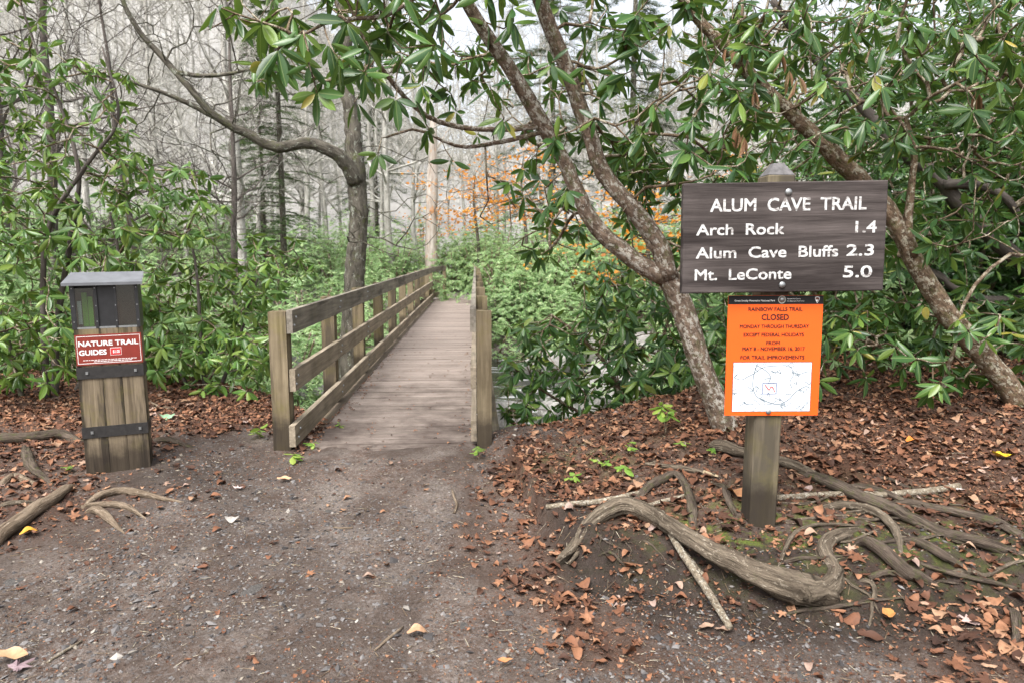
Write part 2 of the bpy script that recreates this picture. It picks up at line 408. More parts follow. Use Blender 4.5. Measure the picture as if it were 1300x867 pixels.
M_EDGE = wood('edge_beam_wood', 1, (0.09, 0.07, 0.055, 1), (0.21, 0.17, 0.13, 1), None, 0, 0.2)
def plank_mat():
    m = NT('deck_plank_wood')
    v = m.coord('Object', (1.6, 30, 30), rnd=True)
    g = m.noise(v, 1.0, 5, 0.65, 0.4)
    c = m.ramp(g, [(0.3, (0.17, 0.138, 0.118, 1)), (0.7, (0.33, 0.278, 0.243, 1))])
    tone = m.ramp(m.rnd(), [(0, 0.8), (1, 1.0)])
    c = m.mix(1.0, c, tone, 'MULTIPLY')
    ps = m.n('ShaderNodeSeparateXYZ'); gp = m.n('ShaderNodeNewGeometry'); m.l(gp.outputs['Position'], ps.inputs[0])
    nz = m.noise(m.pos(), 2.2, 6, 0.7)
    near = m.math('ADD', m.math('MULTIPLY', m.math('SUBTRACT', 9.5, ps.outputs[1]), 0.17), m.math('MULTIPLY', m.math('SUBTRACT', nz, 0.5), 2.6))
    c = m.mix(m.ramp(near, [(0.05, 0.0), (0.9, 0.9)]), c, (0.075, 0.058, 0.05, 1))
    spk = m.noise(m.pos(), 60, 3, 0.7)
    c = m.mix(m.ramp(spk, [(0.6, 0.0), (0.7, 0.5)]), c, (0.06, 0.042, 0.034, 1))
    m.base(c, 0.9, 0.08); m.bump(m.noise(m.coord('Object', (4, 90, 90), rnd=True), 1.0, 4), 0.4, 0.004)
    return m.m
M_PLANK = plank_mat()

def plain(name, c, rough=0.6, spec=0.4, metal=0.0, var=0.0, scale=20, bump=0.0):
    m = NT(name)
    if var:
        nz = m.noise(m.coord('Object'), scale, 5, 0.65)
        d = tuple(x * (1 - var) for x in c[:3]) + (1,); e = tuple(min(1, x * (1 + var)) for x in c[:3]) + (1,)
        m.base(m.ramp(nz, [(0.3, d), (0.7, e)]), rough, spec)
        if bump: m.bump(nz, bump, 0.004)
    else: m.base(c, rough, spec)
    m.b.inputs['Metallic'].default_value = metal
    return m.m
def worn_paint(name, c, under, amt=0.35, scale=60):
    m = NT(name)
    nz = m.noise(m.coord('Object', (0.6, 1, 1.6)), scale, 5, 0.75)
    m.base(m.mix(m.ramp(nz, [(amt - 0.04, 1.0), (amt + 0.05, 0.0)]), c, under), 0.8, 0.1)
    return m.m
M_LETTER = worn_paint('white_routed_paint', (0.58, 0.575, 0.56, 1), (0.2, 0.18, 0.17, 1), 0.43, 45)
M_STEEL = plain('galvanised_steel', (0.30, 0.31, 0.31, 1), 0.45, 0.5, 0.85, 0.2, 60)
M_CAP = plain('grey_weathered_cap', (0.115, 0.11, 0.11, 1), 0.8, 0.1, 0, 0.3, 40, 0.2)
M_BLACK = plain('black_painted_metal', (0.014, 0.014, 0.015, 1), 0.45, 0.5, 0, 0.4, 25)
M_ROOF = plain('grey_sheet_metal', (0.135, 0.14, 0.15, 1), 0.6, 0.25, 0.1, 0.18, 9, 0.1)
M_STRAP = plain('black_iron_strap', (0.026, 0.024, 0.023, 1), 0.6, 0.4, 0.2, 0.35, 30, 0.2)
M_MAROON = plain('maroon_panel', (0.20, 0.026, 0.016, 1), 0.45, 0.4, 0, 0.12, 14)
M_REDBOX = plain('red_label', (0.50, 0.022, 0.022, 1), 0.5)
M_WHITE = plain('white_print', (0.78, 0.78, 0.76, 1), 0.6)
M_ORSIGN = plain('orange_sign_face', (0.80, 0.105, 0.012, 1), 0.42, 0.35, 0, 0.04, 6)
M_MAPW = plain('white_map_paper', (0.66, 0.70, 0.74, 1), 0.75, 0.15, 0, 0.03, 9)
M_BLK = plain('black_print', (0.012, 0.011, 0.011, 1), 0.6, 0.3)
M_MAPL = plain('grey_map_line', (0.13, 0.17, 0.20, 1), 0.7)
M_MAPB = plain('blue_map_frame', (0.04, 0.07, 0.2, 1), 0.6)
M_MAPR = plain('red_map_line', (0.6, 0.04, 0.03, 1), 0.6)
M_EMB = plain('emblem_brown', (0.12, 0.04, 0.02, 1), 0.6)
M_EMBG = plain('emblem_grey', (0.33, 0.34, 0.30, 1), 0.6)
M_PAMPH = plain('green_leaflet', (0.16, 0.36, 0.05, 1), 0.4)
M_PAMPW = plain('pale_leaflet', (0.55, 0.58, 0.6, 1), 0.4)
def clear_mat():
    m = NT('clear_plastic'); m.base((0.6, 0.66, 0.62, 1), 0.12, 0.5)
    tr = m.n('ShaderNodeBsdfTransparent'); tr.inputs[0].default_value = (0.75, 0.82, 0.78, 1)
    mx = m.n('ShaderNodeMixShader'); mx.inputs[0].default_value = 0.82
    gl = m.n('ShaderNodeBsdfGlossy'); gl.inputs['Roughness'].default_value = 0.12; gl.inputs[0].default_value = (0.8, 0.8, 0.8, 1)
    m.l(gl.outputs[0], mx.inputs[1]); m.l(tr.outputs[0], mx.inputs[2]); m.l(mx.outputs[0], m.out.inputs['Surface'])
    return m.m
M_CLEAR = clear_mat()

# ------------------------------------------------------------------ terrain
YB_X = [-40, -12, -4, -2.7, -1.9, -1.5, 0.2, 0.9, 1.5, 2.2, 3.2, 5, 9, 40]
YB_Y = [12, 9.8, 8.3, 7.3, 6.5, 5.9, 5.7, 5.75, 6.0, 6.8, 8.2, 10, 12, 14]
YE_X = [-0.6, -0.25, 0.0, 0.2, 0.6, 1.4, 2.3, 4, 9]
YE_Y = [7.5, 5.6, 4.9, 3.65, 2.98, 2.85, 2.95, 3.0, 3.2]
def hill(x, y):
    az = x / np.maximum(y, 1.0)
    slope = 0.17 + 0.36 * sm(-0.06, -0.42, az) + 0.10 * sm(0.25, 0.6, az)
    return np.minimum(np.maximum(y - 42, 0), 190) * slope * sm(40, 70, y) + 1.2 * sm(25, 45, y)
def h(x, y, fine=True):
    x = np.asarray(x, float); y = np.asarray(y, float)
    yb = np.interp(x, YB_X, YB_Y)
    d = y - np.interp(x, YE_X, YE_Y)
    z = 0.13 * sm(0.0, 0.30, d) + 0.20 * sm(0.35, 2.3, d) * sm(0.2, 1.3, x) + 0.15 * sm(2.0, 5.0, x) * sm(0, 2, d)
    z = z * sm(-0.45, 0.1, x)
    z = z + 0.07 * sm(-1.9, -3.0, x) * sm(4.0, 5.5, y)
    drop = sm(0.0, 2.4, y - yb)
    far = sm(19.5, 23.3, y + 0.25 * x)
    z = z * (1 - drop) - 1.75 * drop * (1 - far) - 0.14 * far
    side = sm(5.5, 16, x) * sm(5, 12, y) * 2.6 + sm(-7, -18, x) * sm(4, 12, y) * 1.5
    z = z + side * (1 - drop * 0.3) + hill(x, y)
    z = z - 0.30 * np.exp(-(((x - 0.62) / 0.38) ** 2 + ((y - 3.18) / 0.16) ** 2)) * 0.25
    z = z + (0.034 - 0.05 * sm(5.15, 6.1, y)) * sm(4.6, 5.0, y) * sm(6.3, 5.9, y) * sm(1.1, 0.6, np.abs(x + 1.0))
    if fine:
        near = 1 - sm(9, 30, np.abs(y)); 
        z = z + (fbm(x * 1.7, y * 1.7, 3, 4) - 0.47) * 0.06 * near + (fbm(x * 14, y * 14, 9, 3) - 0.44) * (0.026 + 0.05 * sm(-.4, 0, d) * sm(.9, .4, d) * sm(0, .4, x)) * near
        z = z + (fbm(x * 0.08, y * 0.08, 21, 4) - 0.47) * 6 * sm(30, 80, y)
    return z
def hs_(x, y): return float(h(np.array([x]), np.array([y]))[0])
def GH(u, v, lift=0.0):
    z = 0.0
    for _ in range(12):
        p = G(u, v, z); z = 0.5 * z + 0.5 * hs_(p[0], p[1])
    p = G(u, v, z); p[2] = hs_(p[0], p[1]) + lift
    return p

def litter(x, y):
    """how thickly fallen leaves lie"""
    xe = np.interp(y, [2.0, 2.5, 3.0, 3.5, 4.0, 5.0, 5.6, 6.5], [0.45, 0.15, -0.20, -0.50, -0.50, -0.35, 0.05, 0.1])
    n = fbm(x * 2.2, y * 2.2, 40, 4) - 0.47
    r = sm(-0.15, 0.75, x - xe + n * 1.2)
    d = y - np.interp(x, YE_X, YE_Y)
    mud = sm(0.72, 0.35, d) * sm(-0.9, -0.35, d) * sm(2.0, 1.4, x) * sm(0.1, 0.4, x) * 0.65 + sm(0.1, -0.3, d) * sm(0.2, 0.6, x) * 0.15
    rt = np.exp(-(((x - 1.9) / 0.75) ** 2 + ((y - 3.35) / 0.32) ** 2)) * 0.75
    r = r * (1 - np.clip(np.maximum(mud, rt), 0, 0.85))
    l1 = sm(5.55, 6.0, y + n * 0.7) * sm(-1.5, -1.9, x)
    l2 = sm(-2.3, -3.1, x + n * 0.8) * sm(3.2, 4.0, y) * 0.7
    box = np.exp(-(((x + 2.55) / 0.5) ** 2 + ((y - 4.75) / 0.3) ** 2))
    edge = sm(0.22, 0.05, np.abs(x + 1.66 - (y - 5) * -0.053)) * sm(5.2, 5.6, y) * sm(8.6, 7.0, y) * 0.8
    bank = sm(-0.2, 0.5, y - np.interp(x, YB_X, YB_Y)) * 0.5
    return np.clip(np.maximum.reduce([r, l1, l2 * (1 - 0.7 * box), edge, bank * (np.abs(x + 0.9) > 0.9)]) * (0.75 + n * 0.9), 0.0, 1.0)

def grow_axis(lo, fa, fb, hi, step, g):
    mid = np.arange(fa, fb + 1e-6, step)
    a = []; s = step; p = fa
    while p > lo: s = s * g; p -= s; a.append(p)
    b = []; s = step; p = fb
    while p < hi: s = s * g; p += s; b.append(p)
    return np.array(a[::-1] + list(mid) + b)
def make_ground():
    xs = grow_axis(-420, -4.4, 4.6, 420, 0.026, 1.085); ys = grow_axis(-60, 2.1, 8.2, 440, 0.026, 1.075)
    X, Y = np.meshgrid(xs, ys); Z = h(X, Y)
    nx, ny = len(xs), len(ys)
    i = np.arange(ny - 1)[:, None]; j = np.arange(nx - 1)[None]
    Q = np.stack([i * nx + j, i * nx + j + 1, (i + 1) * nx + j + 1, (i + 1) * nx + j], -1).reshape(-1, 4)
    V = np.stack([X, Y, Z], -1).reshape(-1, 3)
    x, y = X.ravel(), Y.ravel()
    L = litter(x, y)
    d = y - np.interp(x, YE_X, YE_Y)
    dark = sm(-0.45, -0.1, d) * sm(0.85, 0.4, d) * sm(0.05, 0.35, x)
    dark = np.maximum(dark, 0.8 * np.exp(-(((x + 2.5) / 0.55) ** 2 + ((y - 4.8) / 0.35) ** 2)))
    moss = 1.2 * np.exp(-(((x - 1.8) / 0.8) ** 2 + ((y - 3.5) / 0.4) ** 2)) + 0.9 * np.exp(-(((x - 1.15) / 0.25) ** 2 + ((y - 3.5) / 0.2) ** 2)) + 0.5 * np.exp(-(((x - 0.5) / 0.4) ** 2 + ((y - 4.7) / 0.4) ** 2))
    me = new_mesh('ground', V, [Q], smooth=True, extra={'litter': L, 'dark': dark, 'moss': np.clip(moss, 0, 1), 'far': sm(14, 40, y)})
    m = NT('trail_soil')
    p = m.pos()
    n1 = m.noise(p, 3.0, 7, 0.7); n2 = m.noise(p, 55, 5, 0.75); n3 = m.noise(p, 14, 6, 0.7)
    grit = m.mix(m.ramp(n2, [(0.3, 0.0), (0.7, 1.0)]), (0.054, 0.042, 0.034, 1), (0.26, 0.22, 0.192, 1))
    soil = m.mix(m.ramp(n3, [(0.35, 0.0), (0.65, 1.0)]), (0.060, 0.040, 0.031, 1), (0.150, 0.110, 0.089, 1))
    c = m.mix(m.ramp(n1, [(0.38, 0.0), (0.62, 1.0)]), soil, grit)
    vc = m.vor(p, 90, 'Color'); vb = m.n('ShaderNodeRGBToBW'); m.l(vc, vb.inputs[0])
    c = m.mix(m.ramp(vb.outputs[0], [(0.66, 0.0), (0.76, 0.5)]), c, (0.22, 0.20, 0.19, 1))
    damp = m.noise(m.pos((0.9, 0.45, 1)), 1.6, 5, 0.65, 0.6)
    c = m.mix(m.ramp(damp, [(0.44, 0.62), (0.60, 0.0)]), c, m.mix(n2, (0.022, 0.016, 0.013, 1), (0.085, 0.062, 0.050, 1)))
    lit = m.mix(m.noise(p, 40, 4, 0.7), (0.03, 0.016, 0.011, 1), (0.12, 0.056, 0.032, 1))
    c = m.mix(m.math('MULTIPLY', m.attr('litter'), 0.85), c, lit)
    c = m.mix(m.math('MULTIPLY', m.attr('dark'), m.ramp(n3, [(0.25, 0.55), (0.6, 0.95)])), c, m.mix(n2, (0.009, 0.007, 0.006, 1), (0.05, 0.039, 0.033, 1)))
    c = m.mix(m.math('MULTIPLY', m.attr('moss'), m.ramp(m.noise(p, 7, 6, 0.75), [(0.47, 0.0), (0.60, 0.9)])), c, m.mix(n2, (0.04, 0.06, 0.012, 1), (0.16, 0.19, 0.04, 1)))
    farc = m.mix(m.noise(m.pos((0.5, 0.5, 0.12)), 1.2, 8, 0.75), (0.17, 0.165, 0.152, 1), (0.35, 0.34, 0.322, 1))
    c = m.mix(m.attr('far'), c, farc)
    hb = m.math('ADD', m.math('MULTIPLY', n2, 0.6), m.math('MULTIPLY', m.noise(p, 160, 3, 0.6), 0.4))
    m.base(c, m.ramp(n1, [(0.3, 0.95), (0.7, 0.7)]), 0.10); m.bump(hb, 1.0, 0.02)
    o = put('ground', me, m.m); o['kind'] = 'structure'
make_ground()

def make_water():
    xs = np.linspace(-60, 60, 60); ys = np.linspace(7.2, 24, 24)
    X, Y = np.meshgrid(xs, ys); Z = np.full_like(X, -1.42)
    i = np.arange(23)[:, None]; j = np.arange(59)[None]
    Q = np.stack([i * 60 + j, i * 60 + j + 1, (i + 1) * 60 + j + 1, (i + 1) * 60 + j], -1).reshape(-1, 4)
    me = new_mesh('stream_water', np.stack([X, Y, Z], -1).reshape(-1, 3), [Q], smooth=True)
    m = NT('stream_water'); p = m.pos((1, 1.6, 1))
    n = m.noise(p, 2.4, 5, 0.6, 0.5)
    sky_white = m.ramp(m.noise(p, 1.1, 7, 0.7), [(0.52, 0.0), (0.66, 0.9)])  # white patches painted into the water colour for the sky's reflection
    m.base(m.mix(sky_white, (0.035, 0.04, 0.032, 1), (0.75, 0.78, 0.78, 1)), m.mix(sky_white, (0.06, 0.06, 0.06, 1), (0.6, 0.6, 0.6, 1)), 0.6)
    m.bump(n, 0.35, 0.12)
    o = put('stream_water', me, m.m); o['kind'] = 'structure'
make_water()

# ------------------------------------------------------------------ boulders in the stream
def boulder_mesh(seed):
    import bmesh
    bm = bmesh.new(); bmesh.ops.create_icosphere(bm, subdivisions=3, radius=1.0)
    rs = np.random.default_rng(seed); pl = rs.normal(0, 1, (9, 3)); pl /= np.linalg.norm(pl, axis=1)[:, None]; dd = rs.uniform(0.62, 0.95, 9)
    for v in bm.verts:
        c = np.array(v.co)
        for a, b in zip(pl, dd):
            e = c @ a - b
            if e > 0: c -= a * e * 0.92
        c *= 1 + 0.06 * (rs.random() - 0.5); c[2] *= 0.65
        v.co = c
    me = bpy.data.meshes.new('boulder'); bm.to_mesh(me); bm.free()
    for q in me.polygons: q.use_smooth = True
    return me
M_ROCK = bark('stream_rock', (0.12, 0.115, 0.105, 1), (0.36, 0.35, 0.33, 1), (0.45, 0.45, 0.42, 1), 0.4, 0.25, 3, 1.0, rock=True)
M_STONE = bark('trail_stone', (0.06, 0.056, 0.052, 1), (0.16, 0.148, 0.138, 1), None, 0, 0, 12, 1.0, rock=True)
BM_ = [boulder_mesh(s) for s in (1, 2, 3)]
for me in BM_: me.materials.append(M_ROCK)
for k, (u, y, s) in enumerate([(665, 8.6, .45), (705, 10.5, .6), (760, 9.4, .5), (735, 13, .9), (800, 15, 1.1), (850, 17, 1.3), (835, 12.5, .7), (690, 17, .9), (900, 14, 1.0), (640, 12, .5), (770, 19, 1.2), (400, 13, .9), (330, 15, 1.1)]):
    x = (u - 650) / FPX * y
    o = put('boulder', BM_[k % 3], loc=(x, y, -1.42 + s * 0.18), rot=(0.1 * k, 0.07 * k, k * 1.3)); o.scale = (s, s * 0.8, s * 0.75)
    tag(o, 'grey boulder in the stream bed beside the footbridge', 'rock', 'boulders lying in the stream')

# ------------------------------------------------------------------ footbridge
BYAW = R(3.03)
bridge = thing('footbridge', 'long straight timber footbridge with three-board railings crossing the stream', 'bridge', (0, 0, 0), (0, 0, BYAW))
def build_bridge():
    Y0, SP_, NP = 5.58, 1.86, 11
    # deck planks
    pm = [bevel_box_mesh('deck_plank', -1.40, 0.0, -0.068, 0.068, -0.05, 0.0, 0.006, 1, 0.0012) for _ in range(3)]
    for me in pm: me.materials.append(M_PLANK)
    y = 4.98; k = 0
    while y < Y0 + SP_ * 10 + 0.2:
        o = put('deck_plank', pm[k % 3], parent=bridge, loc=(random.uniform(-0.012, 0.012), y, 0.016 + random.uniform(-0.004, 0.004)), rot=(random.uniform(-.008, .008), 0, random.uniform(-.003, .003)))
        y += 0.1455; k += 1
    for x in (-1.30, -0.70, -0.12):
        put('beam', bevel_box_mesh('beam', x - 0.07, x + 0.07, 5.6, 24.4, -0.40, -0.046, 0.006), M_BEAM, bridge)
    put('edge_beam', bevel_box_mesh('edge_beam', 0.13, 0.21, 5.45, 24.3, -0.30, -0.02, 0.006), M_BEAM, bridge)
    put('edge_beam', bevel_box_mesh('edge_beam', -1.70, -1.418, 5.9, 24.3, -0.30, -0.004, 0.006), M_EDGE, bridge)
    # posts
    for i in range(NP):
        yy = Y0 + SP_ * i
        lo = -0.35
        me = bevel_box_mesh('rail_post', -1.655, -1.515, yy - 0.07, yy + 0.07, lo, 1.142 + random.uniform(-.006, .006), 0.008, 1, 0.001)
        put('rail_post', me, M_RPOST, bridge)
        me = bevel_box_mesh('rail_post', 0.004, 0.124, yy - 0.07, yy + 0.07, lo, 1.142 + random.uniform(-.006, .006), 0.008, 1, 0.001)
        put('rail_post', me, M_RPOST, bridge)
    # rails: each length of board its own piece
    def rails(x0, x1, z0, z1, start, m, name, first):
        y = start; end = Y0 + SP_ * 10 + 0.09; k = 0
        while y < end - 0.1:
            L = (first if k == 0 else 2 * SP_) ; y1 = min(y + L, end)
            dz = random.uniform(-.004, .004)
            me = bevel_box_mesh(name, x0, x1, y + 0.003, y1 - 0.003, z0 + dz, z1 + dz, 0.007, 1, 0.0008)
            o = put(name, me, m, bridge)
            y = y1; k += 1
    rails(-1.510, -1.462, 0.965, 1.152, Y0 - 0.075, M_RAILTOP, 'top_rail', SP_ * 2 + 0.075)
    rails(-1.510, -1.462, 0.495, 0.675, Y0 - 0.06, M_RAIL, 'middle_rail', SP_ * 3 + 0.06)
    rails(-1.510, -1.462, 0.055, 0.230, Y0 - 0.13, M_RAIL, 'bottom_rail', SP_ * 2 + 0.13)
    rails(-0.048, -0.001, 0.965, 1.152, Y0 - 0.05, M_RAILTOP, 'top_rail', SP_ * 2 + 0.05)
    rails(-0.048, -0.001, 0.495, 0.675, Y0 - 0.02, M_RAIL, 'middle_rail', SP_ * 3 + 0.02)
    rails(-0.048, -0.001, 0.055, 0.230, Y0 - 0.05, M_RAIL, 'bottom_rail', SP_ * 2 + 0.05)
    # the railing turns at the far end
    ye = Y0 + SP_ * 10
    for z0, z1, m, nm in ((0.965, 1.152, M_RAILTOP, 'top_rail'), (0.495, 0.675, M_RAIL, 'middle_rail'), (0.055, 0.23, M_RAIL, 'bottom_rail')):
        a = np.array([-1.48, ye + 0.12]); b = np.array([-1.17, ye + 1.75]); dv = b - a; nrm = np.array([-dv[1], dv[0]]) / np.linalg.norm(dv) * 0.024
        V = [[*(a - nrm), z0], [*(b - nrm), z0], [*(b + nrm), z0], [*(a + nrm), z0], [*(a - nrm), z1], [*(b - nrm), z1], [*(b + nrm), z1], [*(a + nrm), z1]]
        mb = MB(); mb.add(V, BOXQ); mb.build(nm, m, bridge)
    put('rail_post', bevel_box_mesh('rail_post', -1.25, -1.12, ye + 1.77, ye + 1.91, -0.5, 1.142, 0.008), M_RPOST, bridge)
    # carriage bolts on the near posts
    import bmesh
    bm = bmesh.new(); bmesh.ops.create_uvsphere(bm, u_segments=8, v_segments=5, radius=0.012)
    bolt = bpy.data.meshes.new('bolt'); bm.to_mesh(bolt); bm.free(); bolt.materials.append(M_STEEL)
    for i in range(3):
        for z in (1.06, 0.585, 0.142):
            for dx in (-0.03, 0.03):
                put('bolt', bolt, parent=bridge, loc=(-1.461, Y0 + SP_ * i + dx, z + dx))
build_bridge()

# ------------------------------------------------------------------ lettering
def text_mesh(name, s, x0, x1, zb, cap, m, parent, y, thick=0.0015, bold=0.0, slope=0.0):
    """words between x0..x1 with base line zb and capital height cap, on a board face at y (facing -y)"""
    cu = bpy.data.curves.new(name, 'FONT'); cu.body = s; cu.extrude = 0.0; cu.resolution_u = 3
    o = bpy.data.objects.new(name, cu); COL.objects.link(o)
    me = bpy.data.meshes.new_from_object(o.evaluated_get(bpy.context.evaluated_depsgraph_get()))
    bpy.data.objects.remove(o); 
    n = len(me.vertices); co = np.zeros(n * 3, np.float32); me.vertices.foreach_get('co', co); co = co.reshape(-1, 3)
    w = co[:, 0].max() - co[:, 0].min()
    k = (x1 - x0) / w; kz = cap / 0.73
    X = x0 + (co[:, 0] - co[:, 0].min()) * k
    Z = zb + co[:, 1] * kz + slope * (X - x0)
    me.calc_loop_triangles(); nt_ = len(me.loop_triangles); tri = np.zeros(nt_ * 3, np.int32); me.loop_triangles.foreach_get('vertices', tri); tri = tri.reshape(-1, 3)
    bpy.data.meshes.remove(me); mb = MB()
    off = [(0, 0)] + ([(q * bold * kz * 0.9, r_ * bold * kz * 0.9) for q, r_ in ((-1, -1), (1, -1), (1, 1), (-1, 1))] if bold else [])
    for q, (ax, az) in enumerate(off):
        # every triangle a hair apart in depth, so that overlapping strokes of a glyph never share one plane
        P = np.stack([X + ax, np.full(n, y - 0.00012 * q), Z + az], -1)[tri]; P[:, :, 1] -= (np.arange(nt_) % 7)[:, None] * 0.000012
        mb.add(P.reshape(-1, 3), None, np.arange(nt_ * 3).reshape(-1, 3))
    me = mb.mesh(name)
    return put(name, me, m, parent)

# ------------------------------------------------------------------ trail sign
PB = G(968, 672, 0.13)           # foot of the post
YD = PB[1]
sign = thing('trail_sign', 'tall brown wooden trail sign on a square post with white routed lettering', 'sign', (PB[0], PB[1], PB[2]), (0, R(0.35), 0))
def build_sign():
    ox, oy, oz = PB
    w = 0.072
    top = D(985, 222, YD)[2] - oz
    import bmesh
    me = bevel_box_mesh('post', -w, w, 0.0, 2 * w, -0.5, top, 0.008, 1, 0.0015, 8, 2)
    put('post', me, M_SPOST, sign)
    mb = MB(); c = 0.004; s = w - 0.004
    V = [[-s, c, top], [s, c, top], [s, 2 * w - c, top], [-s, 2 * w - c, top], [-0.025, w - .025, top + 0.062], [.025, w - .025, top + 0.062], [.025, w + .025, top + 0.062], [-.025, w + .025, top + 0.062]]
    mb.add(np.array(V), BOXQ); mb.build('post_cap', M_CAP, sign)
    # board: centre seen at (991,302)
    cpt = D(991, 302, YD - 0.03); k = np.linalg.norm(cpt - np.array([0, 0, CH])) / math.sqrt(1 + ((991 - 650) / FPX) ** 2 + ((433 - 302) / FPX) ** 2) / FPX
    bw, bh = 256 * k / 2, 137.5 * k / 2 * 1.0
    bd = put('sign_board', bevel_box_mesh('sign_board', -bw, bw, -0.055, -0.003, -bh, bh, 0.005, 1, 0.0012, 12, 0), M_SIGN, sign, loc=(cpt[0] - ox, 0, cpt[2] - oz), rot=(0, R(-1.25), 0))
    def line(s, u0, u1, v_base, capx, bold=0.02):
        text_mesh('lettering', s, (u0 - 991) * k, (u1 - 991) * k, -(v_base - 302) * k, capx * k, M_LETTER, bd, -0.0565, bold=bold)
    line('ALUM  CAVE  TRAIL', 897, 1092, 268.6, 16.3); line('Arch  Rock', 880, 990, 297.6, 14.2); line('1.4', 1080, 1106, 297.4, 15)
    line('Alum  Cave  Bluffs', 880, 1059, 326.5, 14.2); line('2.3', 1070, 1104, 326.0, 14.5)
    line('Mt.  LeConte', 879, 1001, 354, 14.2); line('5.0', 1067, 1103, 353.2, 15)
    def bolt(parent, u, v, cu, cv, kk, y, r):
        bm = bmesh.new(); bmesh.ops.create_uvsphere(bm, u_segments=14, v_segments=8, radius=r)
        for q in bm.verts: q.co.y *= 0.55
        me = bpy.data.meshes.new('bolt'); bm.to_mesh(me); bm.free()
        for f in me.polygons: f.use_smooth = True
        put('bolt', me, M_STEEL, parent, loc=((u - cu) * kk, y, -(v - cv) * kk))
    bolt(bd, 994, 246, 991, 302, k, -0.057, 0.018); bolt(bd, 990, 361.5, 991, 302, k, -0.057, 0.017)
    # orange notice: its own thing, fixed to the same post
    c2 = D(982, 452, YD - 0.01); k2 = (c2[1] * CP - (c2[2] - CH) * SP) / FPX
    no = thing('closure_notice', 'orange printed closure notice with a white map, bolted below the brown trail sign', 'notice', (c2[0], YD - 0.004, c2[2]), (R(-0.6), R(-0.2), 0))
    hw, hh = 119.5 * k2 / 2, 153 * k2 / 2
    put('panel', bevel_box_mesh('panel', -hw, hw, -0.006, 0.0, -hh, hh, 0.001), M_ORSIGN, no)
    X = lambda u: (u - 982) * k2
    Z = lambda v: -(v - 452) * k2
    def quad(name, u0, u1, v0, v1, y, m):
        mb = MB(); mb.add(box_v(X(u0), X(u1), y, y + 0.0007, Z(v1), Z(v0)), BOXQ); return mb.build(name, m, no)
    ul, ur = 982 - 119.3 / 2, 982 + 119.3 / 2
    quad('header_band', ul, ur, 375.8, 386.5, -0.0072, M_BLK)
    TT = [('RAINBOW FALLS TRAIL', 948, 1016, 395.0, 4.9, .02), ('CLOSED', 965, 999, 406.2, 7.4, .025), ('MONDAY THROUGH THURSDAY', 938, 1025, 416.5, 4.7, .02),
          ('EXCEPT FEDERAL HOLIDAYS', 943, 1019, 427.0, 4.7, .02), ('FROM', 972, 989, 437.3, 4.4, .02), ('MAY 8 - NOVEMBER 16, 2017', 942, 1021, 444.8, 4.9, .02),
          ('FOR TRAIL IMPROVEMENTS', 940, 1021, 455.8, 4.9, .02)]
    for s, a, b, v, c, bo in TT: text_mesh('lettering', s, X(a), X(b), Z(v), c * k2, M_BLK, no, -0.0075, bold=bo)
    text_mesh('lettering', 'Great Smoky Mountains National Park', X(930), X(981), Z(383), 2.3 * k2, M_WHITE, no, -0.0079, bold=.01)
    text_mesh('lettering', 'National Park Service', X(996), X(1013), Z(380.4), 1.4 * k2, M_WHITE, no, -0.0079)
    text_mesh('lettering', 'U.S. Department of the Interior', X(996), X(1018), Z(383.2), 1.4 * k2, M_WHITE, no, -0.0079)
    def disc(name, u, v, r, y, m, pts=None):
        mb = MB(); P = pts or [(math.cos(a) * r, math.sin(a) * r) for a in np.linspace(0, 2 * math.pi, 17)[:-1]]
        V = [[X(u) + a * k2, y, Z(v) + b * k2] for a, b in P] + [[X(u), y, Z(v)]]
        n = len(P); mb.add(V, None, [[n, (i + 1) % n, i] for i in range(n)]); return mb.build(name, m, no)
    disc('emblem', 989.5, 380.8, 5.0, -0.0079, M_EMBG); disc('emblem', 989.5, 380.8, 3.8, -0.0083, M_EMB)
    disc('emblem', 989.5, 380.8, 3.0, -0.0087, M_EMBG)
    arrow = [(-3, 3), (0, 4), (3, 3), (2.6, 0), (1, -3), (0, -4.2), (-1, -3), (-2.6, 0)]
    disc('emblem', 1034, 380.9, 4, -0.0079, M_WHITE, arrow); disc('emblem', 1034, 380.9, 4, -0.0083, M_EMB, [(a * .78, b * .78) for a, b in arrow])
    disc('emblem', 1033.3, 382.0, 1.2, -0.0087, M_WHITE)
    # map with its black border, roads and the red trail
    quad('map_border', 931.0, 1031.5, 459.4, 523.6, -0.0068, M_BLK)
    quad('map_sheet', 931.7, 1030.8, 460.1, 522.9, -0.0078, M_MAPW)
    rs = random.Random(5)
    def road(name, pts, wd, m, y=-0.0085):
        P = catmull(np.array(pts, float), 4 * len(pts)); mb = MB()
        Tn = np.gradient(P, axis=0); Nn = np.stack([-Tn[:, 1], Tn[:, 0]], -1); Nn /= np.linalg.norm(Nn, axis=1)[:, None] + 1e-9
        V = []
        for p, q in zip(P, Nn):
            for sgn in (1, -1):
                V.append([X(min(max(p[0] + sgn * q[0] * wd / 2, 932), 1030.5)), y, Z(min(max(p[1] + sgn * q[1] * wd / 2, 460.4), 522.6))])
        n = len(P); mb.add(V, [[2 * i, 2 * i + 1, 2 * i + 3, 2 * i + 2] for i in range(n - 1)]); mb.build(name, m, no)
    road('map_road', [(962, 461), (958, 474), (957, 490), (962, 503), (975, 510), (990, 514), (1003, 508), (1012, 498), (1024, 491), (1030, 493)], 1.1, M_MAPL)
    road('map_road', [(960, 463), (972, 470), (979, 478), (977, 486)], 1.0, M_MAPL)
    road('map_road', [(932, 479), (942, 482), (950, 478), (958, 474), (970, 466), (990, 464), (1003, 465), (1008, 475), (1004, 485), (1007, 493)], 0.9, M_MAPL)
    road('map_road', [(1005, 473), (1015, 475), (1025, 472), (1030, 472)], 0.9, M_MAPL)
